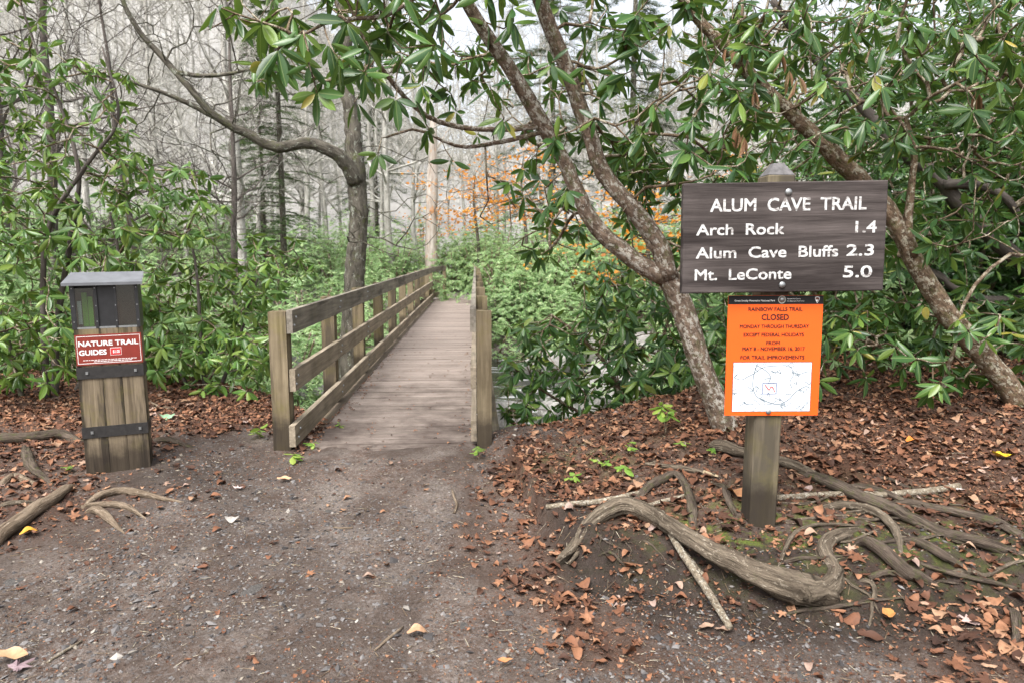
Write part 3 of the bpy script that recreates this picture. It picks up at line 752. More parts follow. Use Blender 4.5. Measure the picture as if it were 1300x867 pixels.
    for k_ in range(34):
        a, b = rs.uniform(935, 1025), rs.uniform(462, 520); pts = [(a, b)]
        for _ in range(3): a += rs.uniform(-7, 7); b += rs.uniform(-5, 5); pts.append((a, b))
        road('map_road', pts, 0.8, M_MAPL, -0.0083 - 0.00002 * k_)
    for bx in ((969, 969.8, 486, 500.5), (986.6, 987.4, 486, 500.5)): quad('map_frame', *bx, -0.0092, M_MAPB)
    for by in ((969.8, 986.6, 486, 486.8), (969.8, 986.6, 499.7, 500.5)): quad('map_frame', *by, -0.0092, M_MAPB)
    road('map_trail', [(972, 488), (975, 492), (978, 495), (980, 491), (983, 493), (985, 498)], 1.1, M_MAPR, -0.0096)
    bolt(no, 989.5, 380.5, 982, 452, k2, -0.011, 0.012); bolt(no, 978, 523.5, 982, 452, k2, -0.010, 0.014)
build_sign()

# ------------------------------------------------------------------ nature trail guide box
def build_guide():
    b = GH(152, 596); k = (b[1] * CP - (b[2] - CH) * SP) / FPX
    b[2] = 0.02
    g = thing('guide_dispenser', 'wooden box post with black leaflet holder, metal roof and maroon nature trail panel', 'dispenser', tuple(b), (R(-1.0), R(-0.6), R(22)))
    g.scale = (0.81, 0.9, 1.0)
    kw = 0.255; dep = 0.17; hgt = 1.42
    zt = 1.055
    # three upright front boards and the carcass behind them
    x = -kw; ws = (0.19, 0.15, 0.17)
    for w_ in ws:
        put('plank', bevel_box_mesh('plank', x + 0.0007, x + w_ - 0.0007, -0.03, 0.0, 0.0 + random.uniform(0, .006), zt, 0.0016, 1, 0.0006, 6, 2), M_CRATE, g); x += w_
    put('carcass', bevel_box_mesh('carcass', -kw + 0.002, kw - 0.002, 0.001, dep, 0.012, zt - 0.002, 0.006), M_CRATE, g)
    # holder
    z0, z1 = zt + 0.001, hgt - 0.05
    put('holder_case', bevel_box_mesh('holder_case', -kw - 0.006, kw + 0.006, 0.035, dep + 0.01, z0, z1, 0.004), M_BLACK, g)
    n = [(-kw - 0.006, -kw + 0.03), (-kw + 0.172, -kw + 0.197), (kw - 0.185, kw - 0.165), (kw - 0.022, kw + 0.006)]
    for a, c in n: put('holder_divider', bevel_box_mesh('holder_divider', a, c, -0.032, 0.034, z0, z1, 0.002), M_BLACK, g)
    put('holder_sill', bevel_box_mesh('holder_sill', -kw - 0.004, kw + 0.004, -0.030, 0.034, z0 - 0.0005, z0 + 0.012, 0.002), M_STEEL, g)
    put('holder_flap', bevel_box_mesh('holder_flap', -kw + 0.198, kw - 0.186, -0.020, -0.012, z0 + 0.013, z1 - 0.002, 0.002), M_BLACK, g)
    put('window_pane', bevel_box_mesh('window_pane', -kw + 0.031, -kw + 0.171, -0.026, -0.022, z0 + 0.013, z1 - 0.03, 0.001), M_CLEAR, g)
    put('window_pane', bevel_box_mesh('window_pane', kw - 0.164, kw - 0.023, -0.026, -0.022, z0 + 0.013, z1 - 0.01, 0.001), M_CLEAR, g)
    put('leaflet', bevel_box_mesh('leaflet', -kw + 0.118, -kw + 0.155, 0.006, 0.012, z0 + 0.014, z1 - 0.09, 0.001), M_PAMPH, g)
    put('leaflet', bevel_box_mesh('leaflet', -kw + 0.036, -kw + 0.066, 0.010, 0.016, z0 + 0.03, z1 - 0.12, 0.001), M_PAMPW, g)
    put('leaflet', bevel_box_mesh('leaflet', -kw + 0.072, -kw + 0.112, 0.018, 0.024, z0 + 0.014, z1 - 0.06, 0.001), M_PAMPH, g)
    # roof: a bent sheet
    mb = MB(); t = 0.006
    zf, zb = z1 + 0.004, z1 + 0.075
    V = [[-kw - .05, -.085, zf], [kw + .05, -.085, zf], [kw + .035, dep + .05, zb], [-kw - .035, dep + .05, zb]]
    V = V + [[a, b_, c + t] for a, b_, c in V]
    mb.add(V, BOXQ)
    V = [[-kw - .05, -.085, zf - 0.014], [kw + .05, -.085, zf - 0.014], [kw + .05, -.081, zf - 0.014], [-kw - .05, -.081, zf - 0.014], [-kw - .05, -.085, zf], [kw + .05, -.085, zf], [kw + .05, -.081, zf], [-kw - .05, -.081, zf]]
    mb.add(V, BOXQ); mb.build('roof', M_ROOF, g)
    # straps
    for zc, hh in ((0.745, 0.042), (0.315, 0.040)):
        s = put('strap', bevel_box_mesh('strap', -kw - 0.004, kw + 0.004, -0.0385, dep + .003, zc - hh, zc + hh, 0.002), M_STRAP, g)
        for x_ in (-kw + 0.075, kw - 0.06):
            bm_ = bevel_box_mesh('bolt', x_ - .010, x_ + .010, -0.046, -0.038, zc - .010, zc + .010, 0.004, 2); put('bolt', bm_, M_STEEL, s)
    # small screws round the holder
    for x_ in (-kw + 0.012, kw - 0.008, -kw + 0.185, kw - 0.175):
        for z_ in (z0 + 0.05, z0 + 0.16, z1 - 0.03): put('screw', bevel_box_mesh('screw', x_ - .004, x_ + .004, -0.036, -0.031, z_ - .004, z_ + .004, 0.0015), M_STEEL, g)
    # maroon panel
    p0, p1 = 0.80, 1.015
    pn = put('panel', bevel_box_mesh('panel', -kw + 0.004, kw + 0.006, -0.040, -0.0315, p0, p1, 0.001), M_MAROON, g)
    fr = MB(); a, c, e, f = -kw + 0.016, kw - 0.006, p0 + 0.011, p1 - 0.011; w_ = 0.0035; yy = -0.0415
    for q in ((a, c, e, e + w_), (a, c, f - w_, f), (a, a + w_, e + w_, f - w_), (c - w_, c, e + w_, f - w_)): fr.add(box_v(q[0], q[1], yy, yy + .001, q[2], q[3]), BOXQ)
    fr.build('panel_border', M_WHITE, pn)
    text_mesh('lettering', 'NATURE TRAIL', -kw + 0.030, kw - 0.022, p1 - 0.080, 0.036, M_WHITE, pn, -0.0415, bold=0.035)
    text_mesh('lettering', 'GUIDES', -kw + 0.030, -0.018, p1 - 0.142, 0.036, M_WHITE, pn, -0.0415, bold=0.035)
    lb = MB(); lb.add(box_v(0.012, 0.098, -0.0415, -.0405, p1 - 0.152, p1 - 0.098), BOXQ); lb.build('label_border', M_WHITE, pn)
    lb = MB(); lb.add(box_v(0.015, 0.095, -0.0425, -.0415, p1 - 0.149, p1 - 0.101), BOXQ); lb.build('label', M_REDBOX, pn)
    text_mesh('lettering', '$1.00', 0.032, 0.084, p1 - 0.136, 0.022, M_WHITE, pn, -0.0432, bold=0.02)
    for z_, a_, b_ in ((0.833, -0.20, 0.21), (0.822, -0.12, 0.16)):
        ln = MB(); xx = a_
        while xx < b_: 
            w2 = random.uniform(.012, .03); ln.add(box_v(xx, xx + w2, -0.0413, -.0405, z_, z_ + 0.0045), BOXQ); xx += w2 + 0.005
        ln.build('small_print', M_WHITE, pn)
build_guide()

# ------------------------------------------------------------------ leaf shapes
def leaf_base(wr=0.30, rows=5, droop=0.12, fold=0.10, wav=0.0, seed=0):
    """leaf of length 1 along +x, three points across"""
    rs = np.random.default_rng(seed)
    t = np.linspace(0, 1, rows + 1)
    V = []; 
    for i, s in enumerate(t):
        w = wr * 0.5 * (math.sin(math.pi * min(1, s * 0.94 + 0.03)) ** 0.75)
        if i == 0: w = wr * 0.05
        if i == rows: w = wr * 0.03
        z = -droop * s * s
        e = rs.uniform(-1, 1, 2) * wav
        V += [[s, -w, z - fold * w + e[0]], [s, 0, z], [s, w, z - fold * w + e[1]]]
    Q = []
    for i in range(rows):
        for j in range(2):
            a = i * 3 + j; Q.append([a, a + 1, a + 4, a + 3])
    return np.array(V), np.array(Q)
LEAF_SH = [leaf_base(0.31, 5, 0.10, 0.5, 0.006, 1), leaf_base(0.27, 5, 0.24, 0.9, 0.006, 2), leaf_base(0.35, 5, 0.04, -0.35, 0.006, 3), leaf_base(0.28, 5, 0.38, 0.6, 0.008, 4)]
LEAF_LOW = leaf_base(0.33, 2, 0.16, 0.5, 0.0, 5)
def shape_mesh(name, S, m):
    me = new_mesh(name, S[0], [S[1]], smooth=True, tint=np.full(len(S[0]), 0.5)); me.materials.append(m); return me
LEAF_ME = [shape_mesh('leaf', s, M_LEAF_O) for s in LEAF_SH]
LEAF_MEL = [shape_mesh('leaf', s, M_LEAF_LO) for s in LEAF_SH]

def skeleton(roots, targets, step=0.16, bias=0.35, sag=0.05, jit=0.03):
    """roots: (k,3) points on stems. Greedy branching towards the targets. Returns nodes, parent, tips"""
    N = [np.array(p, float) for p in roots]; par = [-1] * len(N); L = [0.0] * len(N)
    A = np.zeros((len(N) + len(targets) * 40, 3)); PL = np.zeros(len(A)); A[:len(N)] = roots; n = len(N)
    rt = np.asarray(roots)
    order = np.argsort([np.min(np.linalg.norm(rt - t, axis=1)) for t in targets])
    tips = []; 
    for ti in order:
        t = targets[ti]
        dv = A[:n] - t; d = np.sqrt((dv * dv).sum(1))
        i = int(np.argmin(d + bias * PL[:n]))
        p = A[i]; D_ = d[i]
        k = int(min(12, max(2, round(D_ / step))))
        q = par[i]
        din = (p - A[q]) if q >= 0 else np.array([0, 0, 0.3])
        din = din / (np.linalg.norm(din) + 1e-9) * D_ * 0.35
        prev = i
        s_ = RNG.normal(0, jit, 3) * D_
        for j in range(1, k + 1):
            f = j / k
            pt = (1 - f) ** 2 * p + 2 * f * (1 - f) * (p + din * 0.6 + 0.45 * (t - p) + s_ * 3) + f * f * t
            pt = pt + np.array([0, 0, -sag * D_ * math.sin(math.pi * f)]) + (RNG.normal(0, jit * 0.25, 3) * D_ / k if j < k else 0)
            if n >= len(A): A = np.vstack([A, np.zeros_like(A)]); PL = np.hstack([PL, np.zeros_like(PL)])
            A[n] = pt; PL[n] = PL[prev] + D_ / k; par.append(prev); prev = n; n += 1
        tips.append((prev, ti))
    return A[:n], np.array(par), tips
def radii(par, tips, n, r_tip, power=0.42, rmax=0.03):
    cnt = np.zeros(n)
    for t, _ in tips: cnt[t] += 1
    for i in range(n - 1, -1, -1):
        if par[i] >= 0: cnt[par[i]] += cnt[i]
    return np.minimum(r_tip * np.maximum(cnt, 1) ** power, rmax)

def whorl_leaves(A, par, tips, nl=(6, 9), size=(0.10, 0.15), droop=0.45, keep=1.0):
    pos = []; dr = []; nm = []; sc = []
    for t, _ in tips:
        if random.random() > keep: continue
        ax = A[t] - A[par[t]]; ax = ax / (np.linalg.norm(ax) + 1e-9)
        ax = ax * 0.75 + np.array([0, 0, 0.55]); ax /= np.linalg.norm(ax)
        u = np.cross(ax, [0.3, 0.5, 0.8]); u /= np.linalg.norm(u); w = np.cross(ax, u)
        n = random.randint(*nl); ph = random.uniform(0, 6.28); S = random.uniform(*size)
        for k in range(n):
            a = ph + k * 2.399 + random.uniform(-.5, .5); el = random.uniform(-0.45, 0.65)
            rad = math.cos(a) * u + math.sin(a) * w
            d = rad * math.cos(el) + ax * math.sin(el)
            d = d + np.array([0, 0, -droop * random.uniform(0.4, 1.6)])
            d /= np.linalg.norm(d)
            nn = ax - d * np.dot(ax, d) + RNG.normal(0, 0.15, 3)
            pos.append(A[t] + d * 0.012 - ax * random.uniform(0, 0.02)); dr.append(d); nm.append(nn); sc.append(S * random.uniform(0.55, 1.15))
    return np.array(pos), np.array(dr), np.array(nm), np.array(sc)

def leaf_parts(root, base, pos, dr, nm, sc, mo=None, ma=None, limit=300, mind=2.6, minpx=10.0):
    """the leaves that show largest become parts of their own, the rest one part of kind stuff"""
    mo = mo or LEAF_ME; ma = ma or M_LEAF_A
    B = basis(dr, nm)
    u, v, zc = project(pos)
    px = sc * FPX / np.maximum(zc, 0.3)
    vis = (u > -15) & (u < 1315) & (v > -15) & (v < 880) & (zc > 0.3)
    score = np.where(vis & (px >= minpx), px, 0)
    idx = np.argsort(-score)[:limit]; idx = idx[score[idx] > 0]
    sel = np.zeros(len(pos), bool); sel[idx] = True
    bl = np.array(base)
    for i in idx:
        M = np.eye(4); M[:3, :3] = B[i] * sc[i]; M[:3, 3] = pos[i] - bl
        o = bpy.data.objects.new('leaf', mo[i % len(mo)]); COL.objects.link(o); o.parent = root; o.matrix_local = Matrix(M.tolist())
    rest = np.where(~sel)[0]
    if len(rest):
        mb = MB()
        for k, S in enumerate(LEAF_SH):
            r = rest[rest % len(LEAF_SH) == k]
            scatter(mb, S[0], S[1], None, pos[r] - bl, B[r], sc[r], RNG.random(len(r)))
        o = mb.build('foliage', ma, root, smooth=True); o['kind'] = 'stuff'

def px_targets(spec):
    out = []
    for (u0, v0, u1, v1, d0, d1, n) in spec:
        for _ in range(n):
            p = D(random.uniform(u0, u1), random.uniform(v0, v1), random.uniform(d0, d1)); out.append(p)
    return out

def plant(name, label, cat, base, stems, targets, bark_m, twig_m=None, group=None, leaves=True, lv={}, lp={}, r_tip=0.0035, rmax=0.03, sk={}, sides=10, min_lift=0.15, bare=()):
    """stems: list of (points (k,4) with radius, part name)"""
    base = np.array(base, float)
    root = thing(name, label, cat, tuple(base), group=group)
    nodes = []
    for pts, pn in stems:
        A = np.array(pts, float); mb = MB()
        n = max(8, int(np.linalg.norm(np.diff(A[:, :3], axis=0), axis=1).sum() / 0.09))
        tube(mb, A[:, :3] - base, A[:, 3], sides, n=n, rough=0.10, wob=0.06)
        mb.build(pn, bark_m, root, smooth=True)
        S = catmull(A, n); nodes += [s[:3] for s in S[n // 5::2]]
    T = [t for t in targets if t[2] > hs_(t[0], t[1]) + min_lift]
    if T:
        nT = len(T); T = T + list(bare)
        A, par, tips = skeleton(np.array(nodes), np.array(T), **sk)
        r = radii(par, tips, len(A), r_tip, rmax=rmax)
        e = np.where(par >= 0)[0]
        mb = MB(); sticks(mb, A[par[e]] - base, A[e] - base, np.minimum(r[par[e]], r[e] * 1.5), r[e], 5)
        mb.build('branches', twig_m or M_TWIG, root, smooth=True)['kind'] = 'stuff'
        if leaves:
            leaf_parts(root, base, *whorl_leaves(A, par, [t for t in tips if t[1] < nT], **lv), **lp)
    return root

def PR(pts, y):
    """[(u, v, radius[, depth])] -> points in the place"""
    out = []
    for q in pts:
        d = q[3] if len(q) > 3 else y
        out.append([*D(q[0], q[1], d), q[2]])
    return out

# ------------------------------------------------------------------ the two-stemmed rhododendron beside the sign
def build_right_trees():
    b = D(935, 590, 4.85); b[2] = hs_(b[0], b[1])
    t1 = PR([(945, 600, 0.1230), (925, 560, 0.1025), (905, 500, 0.0861), (880, 435, 0.0845), (860, 375, 0.0861), (848, 352, 0.0820)], 4.9)
    t2 = PR([(848, 356, 0.0697), (800, 326, 0.0640), (755, 287, 0.0590), (735, 250, 0.0541), (715, 205, 0.0508), (690, 160, 0.0492, 4.8), (660, 108, 0.0459, 4.7), (622, 52, 0.0410, 4.6), (590, 0, 0.0369, 4.5), (560, -60, 0.0287, 4.4), (540, -130, 0.0205, 4.4)], 4.9)
    t3 = PR([(850, 355, 0.0697), (835, 310, 0.0640, 4.85), (800, 262, 0.0607, 4.8), (765, 218, 0.0574, 4.8), (742, 150, 0.0525, 4.75), (716, 80, 0.0492, 4.7), (692, 20, 0.0459, 4.6), (680, -30, 0.0410, 4.5), (690, -110, 0.0328, 4.5)], 4.85)
    l1 = PR([(692, 160, .022, 4.8), (640, 165, .019, 4.75), (590, 163, .017, 4.6), (545, 150, .015, 4.4), (510, 120, .013, 4.2), (480, 80, .012, 4.0), (455, 40, .010, 3.9), (430, 20, .008, 3.8)], 4.8)
    l2 = PR([(700, 165, .018, 4.8), (640, 180, .015, 4.8), (605, 186, .013, 4.7), (575, 185, .011, 4.6), (530, 165, .009, 4.5), (490, 175, .006, 4.4)], 4.8)
    l3 = PR([(590, -20, .018, 4.5), (540, -10, .014, 4.2), (490, 20, .012, 4.0), (420, 28, .009, 3.8), (360, 60, .006, 3.7)], 4.5)
    ex = [(275, 8, 3.6), (265, 38, 3.7), (352, 62, 3.6), (338, 82, 3.7), (352, 35, 3.7), (392, 82, 3.5), (440, 28, 3.8), (432, 76, 3.7), (402, 118, 3.6), (462, 92, 3.8), (330, 28, 3.7), (492, 42, 4), (520, 28, 4.1), (560, 22, 4.3), (372, 18, 3.8), (300, -20, 3.8), (420, -15, 3.9), (480, -20, 4), (560, -20, 4.2), (620, -12, 4.3), (652, 28, 4.4), (512, 72, 4.2), (560, 62, 4.3), (602, 72, 4.3), (622, 110, 4.4), (502, 125, 4.0), (480, 195, 4.2), (575, 205, 4.5), (545, 165, 4.3), (640, 150, 4.5), (650, 232, 4.6), (655, 265, 4.7), (720, 240, 4.6), (700, 80, 4.4), (750, 30, 4.3), (790, 45, 4.4), (780, 92, 4.4), (815, 60, 4.3), (450, 130, 3.9), (418, 55, 3.7), (385, 40, 3.6), (470, 60, 3.9), (700, 175, 4.35), (706, 178, 4.3), (870, 190, 4.4), (880, 195, 4.3), (950, 195, 4.2), (935, 212, 4.1), (905, 50, 4.1), (860, 110, 4.3), (830, 130, 4.4), (880, 150, 4.3), (850, 30, 4.2), (900, 90, 4.2)]
    T = [D(*e) for e in ex] + px_targets([(380, -120, 700, -10, 3.6, 5.5, 45), (420, -60, 640, 60, 3.8, 5, 22), (300, -60, 520, 110, 4.2, 6.5, 45), (500, 40, 640, 130, 5, 6.8, 25), (640, -140, 900, 40, 4.0, 6.5, 60), (740, 20, 960, 200, 4.4, 6.2, 80), (780, 180, 960, 260, 5.2, 6.4, 50), (660, 200, 870, 330, 5.3, 6.8, 50), (560, 60, 760, 200, 5.2, 6.5, 18)])
    plant('rhododendron_tree', 'twisted rhododendron tree with two lichen-spotted stems rising beside the sign', 'tree', b,
          [(t1, 'trunk'), (t2, 'stem'), (t3, 'stem'), (l1, 'limb'), (l2, 'limb'), (l3, 'limb')], T, M_BARK_RH, M_TWIG, lv=dict(nl=(4, 8), size=(0.13, 0.185), droop=0.6, keep=0.9), sides=14, rmax=0.012, bare=px_targets([(600, 60, 960, 330, 4.5, 6.5, 90)]))
    # leaning stem behind the sign
    b2 = D(1345, 575, 5.2); b2[2] = hs_(b2[0], b2[1])
    s1 = PR([(1350, 590, 0.1066), (1300, 520, 0.0886), (1265, 470, 0.0804), (1222, 420, 0.0754), (1182, 370, 0.0722), (1152, 312, 0.0689), (1120, 260, 0.0656), (1062, 200, 0.0607), (1010, 150, 0.0525), (962, 106, 0.0459), (920, 60, 0.0394), (880, 18, 0.0328), (840, -40, 0.0246)], 5.2)
    s2 = PR([(1160, 325, 0.0328), (1153, 285, 0.0295), (1158, 230, 0.0246), (1160, 195, 0.0213), (1150, 150, 0.0164)], 5.15)
    T = [D(*e) for e in [(1000, 60, 4.3), (1030, 40, 4.4), (1050, 100, 4.3), (1110, 95, 4.4), (1120, 110, 4.2), (960, 30, 4.4), (985, 10, 4.3), (1080, 20, 4.3), (1170, 70, 4.6), (1235, 140, 4.6), (1240, 70, 4.4), (1210, 30, 4.4), (1150, 20, 4.5), (1280, 40, 4.5), (1270, 100, 4.6), (1040, 170, 4.8), (1100, 150, 4.8), (1200, 300, 5.0), (1185, 310, 5.0), (1290, 170, 4.8), (1280, 230, 4.9)]] + \
        px_targets([(930, -140, 1420, 60, 4.2, 6.8, 170), (930, 40, 1420, 200, 4.8, 6.8, 160), (1130, 180, 1420, 330, 5.4, 7, 70)])
    lean = plant('rhododendron_tree', 'leaning brown rhododendron stem passing behind the right edge of the sign board', 'tree', b2, [(s1, 'trunk'), (s2, 'stem')], T, M_BARK_RH2, M_TWIG, lv=dict(nl=(4, 8), size=(0.115, 0.175), droop=0.6), sides=14, rmax=0.014, bare=px_targets([(930, 30, 1310, 330, 4.5, 6.4, 90)]))
    dm = shape_mesh('withered_leaf', leaf_base(.16, 4, .10, 2.5, .01, 51), M_WITHER)
    for u, v in ((962, 130), (958, 115), (1000, 92), (990, 70), (938, 165), (925, 60), (1012, 100), (942, 175), (1240, 120)):
        for _ in range(4):
            p = D(u + random.uniform(-3, 3), v + random.uniform(-5, 3), 4.95); B = basis(np.array([[random.gauss(0, .15), random.gauss(0, .15), -1]]), RNG.normal(0, 1, (1, 3)))[0]
            M = np.eye(4); M[:3, :3] = B * random.uniform(.10, .16); M[:3, 3] = p - b2
            o = bpy.data.objects.new('withered_leaf', dm); COL.objects.link(o); o.parent = lean; o.matrix_local = Matrix(M.tolist())
    # darker tangle further back on the right
    b3 = D(1390, 430, 7.4); b3[2] = hs_(b3[0], b3[1])
    st = [PR([(1400, 440, .10), (1330, 365, .085), (1270, 310, .08), (1225, 270, .075), (1190, 225, .07), (1140, 190, .06), (1090, 130, .05), (1030, 70, .04), (980, 0, .03)], 7.3),
          PR([(1200, 235, .05), (1240, 235, .045), (1275, 250, .04), (1300, 285, .035)], 7.2),
          PR([(1330, 380, .06), (1240, 380, .05), (1190, 350, .045), (1160, 340, .04)], 7.5)]
    T = px_targets([(880, -120, 1480, 120, 6.6, 9.5, 300), (880, 100, 1480, 260, 6.6, 9.5, 260), (1120, 240, 1480, 440, 6.6, 9, 220)])
    plant('rhododendron_tree', 'shaded rhododendron tree with dark crooked limbs in the thicket at far right', 'tree', b3, [(st[0], 'trunk'), (st[1], 'limb'), (st[2], 'limb')], T, M_BARK_DARK, M_TWIG, lv=dict(nl=(6, 9), size=(0.12, 0.17)))
    # low bush at the foot of the leaning stem
    b4 = D(1205, 500, 5.6); b4[2] = hs_(b4[0], b4[1])
    st = [PR([(1195, 530, .022), (1200, 480, .018), (1215, 430, .014), (1220, 400, .01)], 5.5), PR([(1200, 530, .02), (1160, 470, .014), (1100, 430, .01)], 5.6)]
    T = [D(*e) for e in [(1195, 485, 4.9), (1230, 420, 4.8), (1215, 405, 4.9), (1200, 460, 5.0), (1250, 430, 4.9), (1180, 500, 5.0), (1090, 400, 5.1), (1100, 480, 5.3), (1060, 400, 5.2), (1080, 420, 5.0), (1270, 400, 5.0), (1165, 455, 5.1)]] + px_targets([(1030, 375, 1320, 500, 5.4, 6.8, 110), (1030, 300, 1140, 430, 5.8, 7, 50)])
    plant('rhododendron_bush', 'low dark green rhododendron bush on the leaf litter right of the orange notice', 'bush', b4, [(st[0], 'stem'), (st[1], 'stem')], T, M_BARK_RH2, M_TWIG, lv=dict(nl=(6, 9), size=(0.13, 0.19)), rmax=0.012, min_lift=0.08)
    # bush leaning out over the stream, right of the bridge
    b5 = D(800, 540, 7.0); b5[2] = hs_(b5[0], b5[1])
    st = [PR([(800, 560, .03), (780, 480, .024), (740, 430, .018), (700, 400, .012)], 7.0), PR([(810, 560, .03), (830, 470, .022), (850, 400, .016), (860, 350, .012)], 7.2), PR([(790, 550, .02), (730, 520, .016), (680, 490, .012)], 6.9)]
    T = [D(*e) for e in [(665, 415, 6.3), (660, 470, 6.4), (650, 475, 6.5), (690, 440, 6.3), (710, 470, 6.2), (700, 520, 6.3), (670, 530, 6.4)]] + px_targets([(640, 400, 800, 570, 6.3, 8.8, 180), (740, 330, 930, 440, 6.2, 8.5, 140), (780, 440, 940, 540, 6.0, 7.5, 130)])
    plant('rhododendron_bush', 'dark leafy rhododendron bush hanging over the stream right of the bridge', 'bush', b5, [(s, 'stem') for s in st], T, M_BARK_RH2, M_TWIG, lv=dict(nl=(6, 9), size=(0.13, 0.18), droop=0.5), rmax=0.014)
build_right_trees()

def build_left_shrubs():
    b = D(75, 500, 7.6); b[2] = hs_(b[0], b[1])
    st = [PR([(70, 505, .04), (72, 420, .034), (90, 300, .028), (100, 220, .022), (75, 130, .016), (45, 60, .012), (25, 0, .01)], 7.4),
          PR([(60, 505, .036), (55, 400, .03), (62, 290, .026), (110, 210, .02), (150, 150, .015), (130, 60, .01)], 7.2),
          PR([(90, 505, .03), (140, 420, .024), (150, 330, .018), (140, 270, .014)], 7.5), PR([(30, 510, .03), (0, 400, .025), (-40, 300, .02), (-60, 200, .015)], 7.3)]
    T = [D(*e) for e in [(60, 60, 6.9), (45, 75, 6.8), (20, 110, 6.8), (75, 80, 6.8), (95, 75, 6.9), (110, 95, 7), (130, 130, 6.9), (140, 145, 6.9), (105, 140, 6.9), (60, 140, 6.8), (10, 130, 6.8), (120, 85, 6.9)]] + \
        px_targets([(-120, 190, 210, 300, 6.4, 9.2, 160), (-120, 290, 200, 480, 6.6, 9.0, 300), (-80, 90, 90, 190, 6.4, 8.5, 26), (120, 210, 270, 310, 6.6, 8.4, 60), (230, 240, 330, 300, 7.2, 8.2, 10), (-80, 380, 130, 490, 6.3, 7.4, 60), (-100, -60, 70, 90, 6.8, 9, 40), (-80, 70, 170, 210, 6.6, 9, 70)])
    plant('rhododendron_bush', 'tall loose rhododendron bush with slender stems behind the guide dispenser', 'bush', b, [(s, 'stem') for s in st], T, M_BARK_DARK, M_TWIG, lv=dict(nl=(5, 8), size=(0.12, 0.17), droop=0.6), lp=dict(mo=LEAF_MEL, ma=M_LEAF_LA), rmax=0.016)
    b = D(265, 500, 8.0); b[2] = hs_(b[0], b[1])
    st = [PR([(262, 515, .03), (255, 430, .022), (250, 350, .016), (240, 290, .01)], 8.0), PR([(270, 515, .026), (300, 440, .02), (325, 360, .014), (340, 320, .01)], 8.2), PR([(250, 515, .024), (215, 440, .018), (200, 380, .012)], 7.8)]
    T = [D(*e) for e in [(300, 305, 8.2), (320, 300, 8.3), (345, 315, 8.3), (365, 325, 8.4), (380, 330, 8.5), (335, 300, 8.2), (205, 440, 6.9), (200, 470, 6.9), (205, 410, 7)]] + px_targets([(185, 330, 355, 440, 7.4, 9.8, 190), (185, 420, 350, 520, 7.0, 8.8, 200), (280, 295, 400, 350, 8, 9.5, 22)])
    plant('rhododendron_bush', 'bright green rhododendron bush between the guide dispenser and the bridge railing', 'bush', b, [(s, 'stem') for s in st], T, M_BARK_DARK, M_TWIG, lv=dict(nl=(5, 8), size=(0.12, 0.17), droop=0.5), lp=dict(mo=LEAF_MEL, ma=M_LEAF_LA), rmax=0.014, min_lift=0.05)
build_left_shrubs()

# ------------------------------------------------------------------ distant rhododendron thickets (one bush built per kind, then copied)
def bush_proto(seed, W, H, n):
    rs = np.random.default_rng(seed)
    # whorl spots on an uneven dome, fuller towards the outside
    a = rs.uniform(0, 2 * np.pi, n); e = np.arcsin(rs.uniform(0.0, 1, n)); rr = rs.uniform(0.55, 1.0, n) ** 0.5
    lump = 1 + 0.22 * np.sin(3 * a + seed) * np.cos(2 * e) + 0.15 * np.sin(7 * a + 2 * seed)
    P = np.stack([np.cos(a) * np.cos(e) * W * rr * lump, np.sin(a) * np.cos(e) * W * rr * lump, 0.15 + np.sin(e) * H * rr * lump], -1)
    mb = MB(); st = MB()
    n_st = 7
    for k in range(n_st):
        az = k * 6.28 / n_st; tube(st, [[0, 0, -0.8], [0.2 * W * math.cos(az), 0.2 * W * math.sin(az), 0.3 * H], [0.6 * W * math.cos(az), 0.6 * W * math.sin(az), 0.75 * H]], [0.05, 0.035, 0.015], 5, n=6)
    pos = []; dr = []; nm = []; sc = []
    for p in P:
        ax = p - np.array([0, 0, H * 0.3]); ax /= np.linalg.norm(ax); ax = ax * 0.6 + np.array([0, 0, 0.7]); ax /= np.linalg.norm(ax)
        u = np.cross(ax, [0.3, 0.5, 0.8]); u /= np.linalg.norm(u); w = np.cross(ax, u)
        ph = rs.uniform(0, 6.28)
        for k in range(rs.integers(6, 9)):
            al = ph + k * 2.4; rad = math.cos(al) * u + math.sin(al) * w; el = rs.uniform(-.1, .5)
            d = rad * math.cos(el) + ax * math.sin(el) + np.array([0, 0, -rs.uniform(0.1, 0.6)]); d /= np.linalg.norm(d)
            pos.append(p); dr.append(d); nm.append(ax + rs.normal(0, .15, 3)); sc.append(rs.uniform(.11, .17))
    pos, dr, nm, sc = map(np.array, (pos, dr, nm, sc))
    tone = np.clip(rs.random(len(pos)) * 0.8 + 0.2 * np.repeat(rs.random(len(pos) // 7 + 1), 7)[:len(pos)], 0, 1)
    scatter(mb, LEAF_LOW[0], LEAF_LOW[1], None, pos, basis(dr, nm), sc, tone)
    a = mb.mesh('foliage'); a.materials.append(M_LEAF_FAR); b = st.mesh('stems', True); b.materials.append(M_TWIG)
    return a, b
PROTO = [bush_proto(1, 1.5, 2.3, 330), bush_proto(2, 1.8, 2.0, 360), bush_proto(3, 1.3, 2.7, 330), bush_proto(4, 1.2, 1.3, 200)]
PROTO.append(bush_proto(5, 2.2, 5.2, 850)); PROTO.append(bush_proto(6, 1.9, 3.4, 560))
def _shade_copy(p):  # same bush in darker leaf colour, standing for the shade at right
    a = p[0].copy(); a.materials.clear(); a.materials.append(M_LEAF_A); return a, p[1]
PROTO += [_shade_copy(PROTO[4]), _shade_copy(PROTO[5])]
